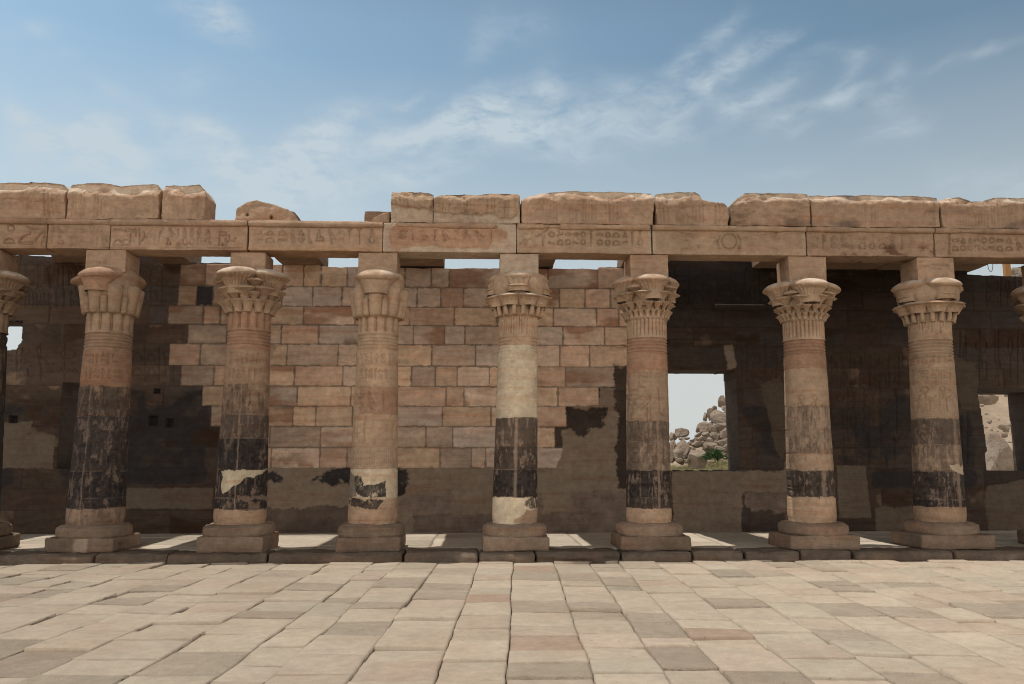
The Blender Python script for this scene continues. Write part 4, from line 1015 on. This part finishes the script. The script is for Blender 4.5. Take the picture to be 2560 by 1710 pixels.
# thickness: every outline edge is drawn back through the wall
pad = np.pad(keep, 1); TH = .83
def skirt(sel, pa, pb):
    i_, j_ = np.nonzero(sel)
    A = V[pa(i_, j_)]; B = V[pb(i_, j_)]; cA = col.reshape(-1, 3)[pa(i_, j_)]
    n = len(A); rows = [];
    for d in (0, .03, .3, .55, TH):
        q = np.stack([A, B], 1).copy(); q[:, :, 1] = (q[:, :, 1] if d == 0 else Y_W + d)
        if 0 < d: q[:, :, 0] += fbm(q, 2.5, 3, 44) * .02 * 1; q[:, :, 2] += fbm(q, 2.5, 3, 45) * .02
        rows.append(q)
    VV = np.concatenate(rows, 1)  # n, 10, 3
    Qs = []; base = np.arange(n)[:, None] * 10
    for r in range(4): Qs.append(base + np.array([[2 * r, 2 * r + 2, 2 * r + 3, 2 * r + 1]]))
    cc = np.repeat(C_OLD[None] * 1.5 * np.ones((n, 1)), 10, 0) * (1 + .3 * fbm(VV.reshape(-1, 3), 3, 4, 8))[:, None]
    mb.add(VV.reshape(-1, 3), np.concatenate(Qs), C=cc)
st_ = nz + 1
skirt(keep & ~pad[:-2, 1:-1], lambda i, j: i * st_ + j, lambda i, j: i * st_ + j + 1)
skirt(keep & ~pad[2:, 1:-1], lambda i, j: (i + 1) * st_ + j + 1, lambda i, j: (i + 1) * st_ + j)
skirt(keep & ~pad[1:-1, 2:], lambda i, j: i * st_ + j + 1, lambda i, j: (i + 1) * st_ + j + 1)
skirt(keep & ~pad[1:-1, :-2], lambda i, j: (i + 1) * st_ + j, lambda i, j: i * st_ + j)
# rear face as merged strips
bv = []; 
for i in range(0, nx, 6):
    cl = keep[i]; j = 0
    w = min(6, nx - i); cl = keep[i:i + w].all(0)
    d = np.diff(np.concatenate([[0], cl.astype(int), [0]])); s0 = np.nonzero(d == 1)[0]; s1 = np.nonzero(d == -1)[0]
    for p, q in zip(s0, s1): bv += [(xs[i], Y_W + TH, zs[p]), (xs[i], Y_W + TH, zs[q]), (xs[i + w], Y_W + TH, zs[q]), (xs[i + w], Y_W + TH, zs[p])]
mb.add(bv, np.arange(len(bv)).reshape(-1, 4), C=C_OLD * 1.5)
V, Q, T_, C = mb.data()
w = obj('back_wall', mesh_np('back_wall', V, Q, col=C), M_WALL, origin=(0, Y_W, PF)); tag(w, 'tall back wall of coursed sandstone blocks with windows, behind the row of columns', 'wall')

# ------------------------------------------------------------------ portico floor, edge stones, court
def slabs(mb, cols, yA, yB, lens, zbase, hj, gap, seed, n=7, rot=0.0, piv=(0, 0), palette=None, edge=.005, wig=.004):
    R = random.Random(seed); ca, sa = math.cos(rot), math.sin(rot)
    wx = lambda k, y: cols[k] + wig * 2.2 * math.sin(y * 1.3 + k * 2.1) + wig * 1.2 * math.sin(y * 3.7 + k)
    for k in range(len(cols) - 1):
        y = yA - R.uniform(0, .6); 
        while y < yB:
            ln = R.uniform(*lens); y2 = y + ln
            ya, yb = max(y, yA), min(y2, yB)
            if yb - ya > .05:
                sk = R.uniform(-.03, .03); sk2 = R.uniform(-.03, .03)
                u = np.linspace(0, 1, n); U, Vv = np.meshgrid(u, u, indexing='ij')
                # denser near the rim
                U = .5 - .5 * np.cos(U * math.pi); Vv = .5 - .5 * np.cos(Vv * math.pi)
                g = gap * R.uniform(.35, 1.0)
                yy = ya + g + (yb - ya - 2 * g) * Vv + (sk * (1 - Vv) + sk2 * Vv) * (U - .5) * (1 if ya > yA else 0)
                xa = np.array([[wx(k, q) for q in r] for r in yy]) + g; xb = np.array([[wx(k + 1, q) for q in r] for r in yy]) - g
                xx = xa + (xb - xa) * U
                e = np.minimum(np.minimum(U, 1 - U) * (cols[k + 1] - cols[k]), np.minimum(Vv, 1 - Vv) * (yb - ya))
                h = zbase + R.uniform(-1, 1) * hj + (U - .5) * R.uniform(-1, 1) * hj * .8 + (Vv - .5) * R.uniform(-1, 1) * hj * .9
                P_ = st3(xx, yy); h = h - edge * (1 - sstep(0, .018, e + fbm(P_, 12, 2, seed) * .012)) + fbm(P_, 3.5, 3, seed + 1) * .006 + fbm(P_, 16, 2, seed + 2) * .002
                pr = fbm(P_, 12, 2, seed + 5) * .007 * (e < .02); xx = xx + pr; yy = yy + pr
                c = np.array(palette(R, .5 * (cols[k] + cols[k + 1]), y)); cc = c[None, None] * (1 + .05 * fbm(P_, 4, 3, seed + 7))[..., None]
                a_ = R.choice([.25, .4, .5, .7, 1.6])
                def rt(x_, y_): return piv[0] + (x_ - piv[0]) * ca - (y_ - piv[1]) * sa, piv[1] + (x_ - piv[0]) * sa + (y_ - piv[1]) * ca
                xr, yr = rt(xx, yy); top = np.stack([xr, yr, h], -1).reshape(-1, 3)
                q = gridq(n, n)
                bd = [i * n for i in range(n)] + [(n - 1) * n + j for j in range(1, n)] + [i * n + n - 1 for i in range(n - 2, -1, -1)] + [j for j in range(n - 2, 0, -1)]
                low = top[bd].copy(); low[:, 2] = zbase - .09
                nb = len(bd); qs = np.array([[bd[b], bd[(b + 1) % nb], n * n + (b + 1) % nb, n * n + b] for b in range(nb)])[:, ::-1]
                CC = np.concatenate([np.concatenate([cc.reshape(-1, 3), cc.reshape(-1, 3)[bd] * .8]), np.full((n * n + nb, 1), a_)], 1)
                mb.add(np.concatenate([top, low]), np.concatenate([q, qs]), C=CC)
            y = y2


def pal_court(R, x, y):
    k = R.random(); v = R.uniform(.94, 1.05) * (.83 + .22 * min(1, max(0, (x + 6) / 12)))  # greyer slabs leftwards; the ramp also paints in lens falloff and a sunnier right
    if k < .035: c = (.30, .222, .168)
    elif k < .18: c = (.35, .284, .222)
    elif k < .28: c = (.338, .290, .226)
    else: c = (.362, .302, .234)
    return [q * v for q in c]
mb = MB(); R = random.Random(77)
cols = [-13.5]
while cols[-1] < 14: cols.append(cols[-1] + R.choice([.44, .50, .54, .58, .62, .70]) * R.uniform(.94, 1.06))
YK = -.37
slabs(mb, cols, -15.5, YK + .03 + .8, (.36, .86), 0.0, .018, .0075, 5, n=9, rot=math.radians(-2.6), piv=(0, YK), palette=pal_court)
V, Q, T_, C = mb.data()
tag(obj('court_paving', mesh_np('court_paving', V, Q, col=C), M_PAVE), kind='structure')
mb = MB(); cols = [-11.5]; R = random.Random(3)
while cols[-1] < 13: cols.append(cols[-1] + R.uniform(.8, 1.5))
def pal_floor(R, x, y): v = R.uniform(.85, 1.05); return (.42 * v, .36 * v, .285 * v)
slabs(mb, cols, YK + .62, Y_W + .06, (.7, 1.3), PF - .012, .006, .006, 9, n=7, palette=pal_floor)
V, Q, T_, C = mb.data(); tag(obj('portico_floor', mesh_np('portico_floor', V, Q, col=C), M_PAVE), kind='structure')

EB = [-240, -20, 215, 380, 612, 925, 1097, 1228, 1425, 1590, 1708, 1838, 1958, 2190, 2440]
elab = ['edge stone at the far left, running out of the frame', 'dark rough edge stone of the step in front of the leftmost full plinth', 'dark hammered edge stone right of the leftmost full plinth', 'long brownish edge stone ending under the plinth of the second full column',
        'edge stone rising toward the plinth of the pale third full column', 'rounded edge stone between the third and fourth full columns, gaps at both ends', 'short edge stone directly under the plinth of the cream-plastered column', 'edge stone undercut by a dark crack, right of the cream-plastered column',
        'edge stone under the plinth of the fifth full column', 'squared low edge stone in the middle of the boulder window bay', 'broad swollen edge stone left of the plinth with the sunlit side', 'edge stone under the right part of the plinth with the sunlit side', 'long worn edge stone between the last two full columns',
        'edge stone under the rightmost full plinth', 'edge stone at the far right corner of the step']
for i in range(len(EB) - 1):
    x0, x1 = XX(EB[i], YK, 1280) + .003, XX(EB[i + 1], YK, 1280) - .003; R = random.Random(i * 7 + 1)
    f = R.uniform(-.03, .03)
    def face(x, z, i=i):
        Pq = st3(x, z); return (.05 * sstep(PF - .06, PF, z)) + fbm(Pq, 2.2, 3, 800 + i) * .07 + (.06 * (1 - sstep(.0, .02, abs(z - .05 - .03 * np.sin(x * 3)))) if i == 7 else 0)
    v = R.uniform(.85, 1.1)
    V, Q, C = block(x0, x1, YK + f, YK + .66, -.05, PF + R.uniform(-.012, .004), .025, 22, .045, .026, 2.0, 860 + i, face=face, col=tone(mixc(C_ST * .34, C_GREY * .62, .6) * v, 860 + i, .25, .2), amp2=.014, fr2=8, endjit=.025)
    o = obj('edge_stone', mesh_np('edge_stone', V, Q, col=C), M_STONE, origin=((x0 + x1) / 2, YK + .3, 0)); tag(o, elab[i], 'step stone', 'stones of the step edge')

# sandy ground out to the horizon, slightly below the paving
n = 90; g = np.sinh(np.linspace(-6.3, 6.3, n)) / np.sinh(6.3) * 900
GX, GY = np.meshgrid(g, g, indexing='ij')
GZ = np.full(GX.shape, -.075)
tag(obj('ground', mesh_np('ground', st3(GX, GY, GZ).reshape(-1, 3), gridq(n, n), col=np.array([.36, .30, .23])), M_SAND), kind='structure')

# ------------------------------------------------------------------ rocky island behind the wall
def hill_h(x, y):
    Pq = st3(x, y); a = x / np.maximum(y + 14, 1) * 60      # bearing, metres at 60 m
    r = np.interp(a, [-60, 4, 9, 13.5, 19, 24, 30, 36, 60, 120], [0, 0, .3, 1.2, 6.0, 9, 11.5, 13.5, 15, 12])
    f = sstep(34, 75, y) * sstep(260, 120, y)
    return -.3 + r * f * (1 + .25 * fbm(Pq, .05, 3, 5)) + fbm(Pq, .18, 4, 6) * 1.1 * sstep(36, 50, y) * sstep(4, 12, a) + fbm(Pq, .9, 4, 7, g=.65) * .42 * sstep(36, 50, y) * sstep(4, 12, a)
hx = np.linspace(-40, 140, 420); hy = np.linspace(30, 200, 330); HX, HY = np.meshgrid(hx, hy, indexing='ij'); HZ = hill_h(HX, HY)
hc = mixc(np.tile(np.array([.33, .26, .19]), (HX.size, 1)), np.array([.26, .20, .15]), np.clip(fbm(st3(HX, HY).reshape(-1, 3), .3, 4, 9) + .4, 0, 1))
tag(obj('hillside', mesh_np('hillside', st3(HX, HY, HZ).reshape(-1, 3), gridq(len(hx), len(hy)), col=hc), M_ROCK), kind='structure')

ico = None
def icos(sub):
    bm_ = __import__('bmesh').new(); __import__('bmesh').ops.create_icosphere(bm_, subdivisions=sub, radius=1)
    v = np.array([p.co[:] for p in bm_.verts]); f = np.array([[q.index for q in fc.verts] for fc in bm_.faces]); bm_.free(); return v, f
IV, IF = icos(5); IV3, IF3 = icos(4)
def boulder(px, py, rx, ry, tilt, D, label, seed, box=.35, tone_=1.0, depth=1.0, big=False, grp='granite boulders beyond the wall', peak=0):
    """rx, ry in photo px (2348 wide); D metres from the camera along the view"""
    d = ray(px, py); c = CAM + d * (D / d[1]); k = D / FPX
    v = (IV if big else IV3).copy(); f = IF if big else IF3
    v = np.sign(v) * abs(v) ** (1 - box * .5); v /= np.maximum(1e-9, (np.abs(v) ** 3).sum(1) ** (1 / 3))[:, None]
    sd = seed * 5.3
    v = v * (1 + .24 * fbm(v + sd, 1.2, 4, seed) - .16 * abs(fbm(v + sd, 2.4, 2, seed + 3)) + .07 * fbm(v + sd, 5, 4, seed + 1, g=.7))[:, None]
    rb_ = np.random.default_rng(seed + 500)
    for q in range(9):
        nr_ = rb_.normal(size=3); nr_ /= np.linalg.norm(nr_); e_ = v @ nr_ - rb_.uniform(.55, .88); v = v - np.maximum(e_, 0)[:, None] * nr_ * .92
    v = v * 1.12 * (1 + .035 * fbm(v + sd, 7, 3, seed + 9))[:, None]
    if peak: v[:, 0] *= 1 - peak * np.clip(v[:, 2], -1, 1) * .6
    cr = abs(vn(v * 1.6 + sd, seed + 5)); v *= (1 - .06 * (1 - sstep(0, .06, cr)))[:, None]
    v *= np.array([rx * k, (rx + ry) / 2 * k * depth, ry * k])
    t = math.radians(tilt); x, z = v[:, 0].copy(), v[:, 2].copy(); v[:, 0] = x * math.cos(t) - z * math.sin(t); v[:, 2] = x * math.sin(t) + z * math.cos(t)
    base = np.array([.245, .20, .158]) * tone_; cc = mixc(np.tile(base, (len(v), 1)), np.array([.15, .105, .08]), np.clip(fbm(v / (rx * k) + sd, 1.5, 4, seed + 2) * 1.4, 0, 1) * .7)
    P_ = v + c
    o = obj('boulder', mesh_np('boulder', P_, T=f, col=cc, smooth=False), M_ROCK, origin=(c[0], c[1], P_[:, 2].min()))
    tag(o, label, 'boulder', grp)
def zb(x, y): return ((1650 + x / 5.23) * .9172, (900 + y / 5.23) * .9172)
SB = 'small rounded granite boulder in the heap seen through the middle window'
BL = [(806, 540, 64, 66, 0, 71, 'square weathered block crowning the boulder heap', .6), (845, 625, 45, 34, 0, 70, 'small block propped under the square block on top of the heap', .5), (706, 625, 33, 30, 0, 71.5, 'round knob-like boulder just left of the block on top of the heap', .1), (650, 712, 36, 74, 0, 71, 'tall upright boulder on the skyline of the heap', .3),
      (593, 745, 33, 52, 5, 71.5, 'narrow outermost boulder on the sloping skyline of the heap', .2), (785, 740, 112, 88, -8, 68, 'largest smooth rounded boulder high in the heap', .35), (815, 880, 92, 72, 0, 67, 'wide shadowed boulder under the largest smooth one', .5), (585, 885, 54, 78, -12, 67, 'pale egg-shaped boulder leaning in the middle of the heap', .2),
      (655, 880, 42, 75, -8, 68, SB, .3), (520, 890, 34, 62, -20, 69, SB, .3), (700, 905, 34, 45, 0, 65.5, SB, .2), (600, 972, 58, 28, 6, 64.5, SB, .3), (500, 985, 55, 26, 38, 67, SB, .3), (690, 990, 46, 38, 0, 64, SB, .3), (850, 985, 60, 62, 25, 64, 'slanting split slab of rock at the right side of the heap', .6),
      (465, 1043, 28, 28, 0, 63.5, SB, .2), (512, 1040, 25, 28, 0, 63.5, SB, .2), (555, 1028, 28, 24, 0, 63.4, SB, .2), (555, 1092, 28, 40, 5, 62.5, SB, .3), (470, 1110, 50, 46, 0, 62, SB, .3), (418, 1060, 26, 20, 10, 64, SB, .3), (390, 1095, 24, 26, 0, 62.5, SB, .2), (645, 1060, 45, 38, 30, 62, SB, .4),
      (825, 1090, 95, 62, 0, 62.5, 'low dark flat boulder at the right foot of the heap', .6), (285, 960, 78, 58, -8, 64, 'round cracked boulder resting on the left cliff block', .25), (180, 1000, 50, 58, 10, 65, SB, .3), (270, 1030, 30, 22, 0, 62.5, SB, .3), (345, 1030, 42, 16, 5, 63.5, SB, .4),
      (268, 1190, 85, 145, -6, 61.5, 'tall cliff-like block split by a dark vertical crack', .7), (160, 1200, 45, 135, 0, 62, 'tall cliff block at the left side of the window view', .7), (368, 1180, 26, 62, -28, 60.5, 'thin shard of rock leaning against the split block', .3), (330, 1245, 22, 22, 0, 60.3, SB, .2), (255, 1310, 42, 24, 20, 60, SB, .4), (312, 1280, 20, 20, 0, 60, SB, .2),
      (340, 1322, 26, 30, 0, 59.7, SB, .3), (490, 1290, 105, 135, -32, 60, 'large pale boulder at the bottom of the heap behind the dry grass', .7), (610, 1120, 58, 50, 0, 61.5, SB, .3), (690, 1140, 58, 52, 0, 61, SB, .3), (790, 1165, 60, 35, -20, 60.5, SB, .4), (722, 1080, 24, 28, 0, 61, SB, .2), (770, 1010, 35, 45, 0, 65, SB, .3), (880, 1150, 40, 60, 0, 60.8, SB, .4), (950, 760, 90, 120, 0, 69, SB, .4), (960, 1000, 90, 120, 0, 64, SB, .4),
      (700, 1010, 120, 90, 20, 70, SB, .6), (560, 1060, 120, 60, 25, 68, SB, .6), (420, 1200, 70, 80, 20, 65, SB, .6), (640, 1180, 90, 70, 0, 64, SB, .6), (820, 960, 120, 130, 0, 73, SB, .6)]
for k, (x, y, rx, ry, tl, D, lab, bx) in enumerate(BL):
    a, b = zb(x, y); boulder(a, b, rx / 5.2, ry / 5.4, tl, D, lab, 30 + k, bx, 1.1 if 'pale' in lab else (1.0 if k % 3 else .88), .9, big=rx > 60)
# right-hand window: rubble slope with one great leaning rock
def zr(x, y): return ((2400 + x / 2.85) * .9172, (650 + y / 2.85) * .9172)
a, b = zr(248, 1400); boulder(a, b, 118 / 3.1, 165 / 3.1, 6, 38, 'great pale pointed boulder filling the lower half of the right window', 91, .45, 1.1, .8, True, peak=.55)
a, b = zr(188, 985); boulder(a, b, 72 / 3.1, 42 / 3.1, -10, 60, 'smooth flat-sided boulder at the top left of the right window', 92, .5, 1.0, .9, True)
a, b = zr(318, 1300); boulder(a, b, 28 / 3.1, 13 / 3.1, 10, 40, 'small bright slab lying above the shoulder of the great pointed boulder', 93, .5, 1.25)
a, b = zr(310, 1195); boulder(a, b, 36 / 3.1, 20 / 3.1, -5, 44, 'wedge-shaped stone half way up the rubble slope', 94, .5, 1.0)
R = random.Random(8)
for k in range(34):
    x, y = R.uniform(120, 420), R.uniform(930, 1340); a, b = zr(x, y); r = R.uniform(5, 20)
    boulder(a, b, r / 3.1, r * R.uniform(.5, .9) / 3.1, R.uniform(-30, 30), 46 + (1340 - y) / 410 * 16 + R.uniform(-1, 1), 'small angular stone on the rubble slope seen through the right window', 120 + k, .5, R.uniform(.8, 1.15), grp='stones on the rubble slope')
a, b = 2375, 640; boulder(a, b, 52, 40, 0, 56, 'sunlit crag glimpsed above the wall at the upper right corner of the portico', 95, .6, 1.15, .8, True)
x0 = XX(2305, 6.2, 610); x1 = XX(2318, 6.2, 610)
V, Q, C = block(x0, x1, 6.2, 6.32, -.08, 6.95, .06, 3, .01, .004, 1, 5, col=lambda x, z, P: np.tile(np.array([.34, .17, .06]), (len(x), 1)))
tag(obj('wooden_post', mesh_np('wooden_post', V, Q, col=C), plain_mat('wood', (.34, .17, .06)), origin=(x0, 6.2, -.08)), 'orange-brown wooden post rising behind the wall in the gap at the upper right', 'post')

# bush and dry grass on the slope below the heap
def leaves(n, fn, size, seed, colf):
    R = np.random.default_rng(seed); c = fn(R, n); nrm = R.normal(size=(n, 3)); nrm /= np.linalg.norm(nrm, axis=1)[:, None]
    t = np.cross(nrm, R.normal(size=(n, 3))); t /= np.linalg.norm(t, axis=1)[:, None]; b = np.cross(nrm, t); s = size * R.uniform(.6, 1.3, (n, 1))
    V = np.stack([c - t * s, c + b * s * .5, c + t * s, c - b * s * .5], 1).reshape(-1, 3)
    C = np.repeat(colf(R, n), 4, 0); return V, np.arange(4 * n).reshape(-1, 4), C
a, b = zb(745, 1235); d = ray(a, b); cB = CAM + d * (58.6 / d[1])
def bf(R, n):
    cl = R.normal(size=(26, 3)) * np.array([.42, .3, .15]); k = R.integers(0, 26, n); return cB + cl[k] + R.normal(size=(n, 3)) * .10
V, Q, C = leaves(5000, bf, .045, 5, lambda R, n: np.array([.038, .072, .026]) * R.uniform(.6, 1.5, (n, 1)))
M_LEAF = stone_mat('leaves', .2, .1, 0, 0, 0, .3, .7); tag(obj('bush', mesh_np('bush', V, Q, col=C), M_LEAF, origin=cB - [0, 0, .8]), 'dark green bush growing among the boulders seen through the window', 'bush')
def gf(n, seed):
    R = np.random.default_rng(seed); px = R.uniform(1505, 1705, n); ty = R.uniform(0, 1, n)
    Vv = []; Cc = []
    y = 42 + ty * 17; x = CAM[0] + (px * 0)
    for k in range(n):
        d = ray(px[k], 1050); x_ = d[0] / d[1] * (y[k] + 14)
        z_ = slope_h(px[k], y[k]); h = R.uniform(.12, .38); l = R.uniform(-.25, .25, 2); w_ = .018
        Vv += [(x_ - w_, y[k], z_), (x_ + w_, y[k], z_), (x_ + l[0] + w_ * .3, y[k] + l[1], z_ + h), (x_ + l[0] - w_ * .3, y[k] + l[1], z_ + h)]
        g_ = R.random(); c = np.array([.42, .335, .20]) * (1 - g_) + np.array([.22, .24, .11]) * g_; Cc += [c * R.uniform(.8, 1.15)] * 4
    return np.array(Vv), np.arange(4 * n).reshape(-1, 4), np.array(Cc)
def slope_h(px, y):
    f = (y - 42) / 17.0; yt = np.interp(px, [1500, 1545, 1590, 1640, 1710], [1078, 1074, 1066, 1040, 1020])
    py = 1092 + (yt - 1092) * f
    d = ray(px, py); return CAM[2] + d[2] / d[1] * (y + 14)
# the bank of earth that carries the grass
bx = np.linspace(1470, 1740, 50); by = np.linspace(38, 61, 30); BV = []
for p in bx:
    for y in by:
        d = ray(p, 1050); BV.append((d[0] / d[1] * (y + 14), y, slope_h(p, min(y, 59)) - .05 if y > 39 else -.2))
tag(obj('earth_bank', mesh_np('earth_bank', np.array(BV), gridq(50, 30), col=np.array([.33, .27, .18])), M_SAND), kind='structure')
V, Q, C = gf(26000, 4); tag(obj('dry_grass', mesh_np('dry_grass', V, Q, col=C), M_LEAF), 'dry yellowish grass on the slope seen through the boulder window', 'grass', kind='stuff')

# thin wire loops hanging from the beams into the roof gaps
MW = plain_mat('dark wire', (.03, .03, .03), .5)
for (px, py, lab) in ((44, 591, 'thin wire loop hanging in the roof gap at the upper left'), (2270, 613, 'thin wire loop hanging in the roof gap at the upper right')):
    c = PX(px, 578 if px < 100 else 600, .56); pts = [(c[0] + .05 * math.cos(a) * (1 if True else 0), c[1], c[2] - .02 + .17 * min(0, math.sin(a)) + (.16 if math.sin(a) > 0 else 0) * math.sin(a)) for a in np.linspace(0, 2 * math.pi, 25)[:-1]]
    pts = np.array(pts); Vv = []; 
    for k in range(24):
        tt = pts[(k + 1) % 24] - pts[k - 1]; tt /= np.linalg.norm(tt); n1 = np.array([0, 1, 0]); n2 = np.cross(tt, n1)
        for a in range(6): Vv.append(pts[k] + .005 * (math.cos(a * math.pi / 3) * n1 + math.sin(a * math.pi / 3) * n2))
    q = [[k * 6 + a, k * 6 + (a + 1) % 6, ((k + 1) % 24) * 6 + (a + 1) % 6, ((k + 1) % 24) * 6 + a] for k in range(24) for a in range(6)]
    tag(obj('wire_loop', mesh_np('wire_loop', np.array(Vv), q), MW, origin=c), lab, 'wire', 'wire loops in the roof gaps')
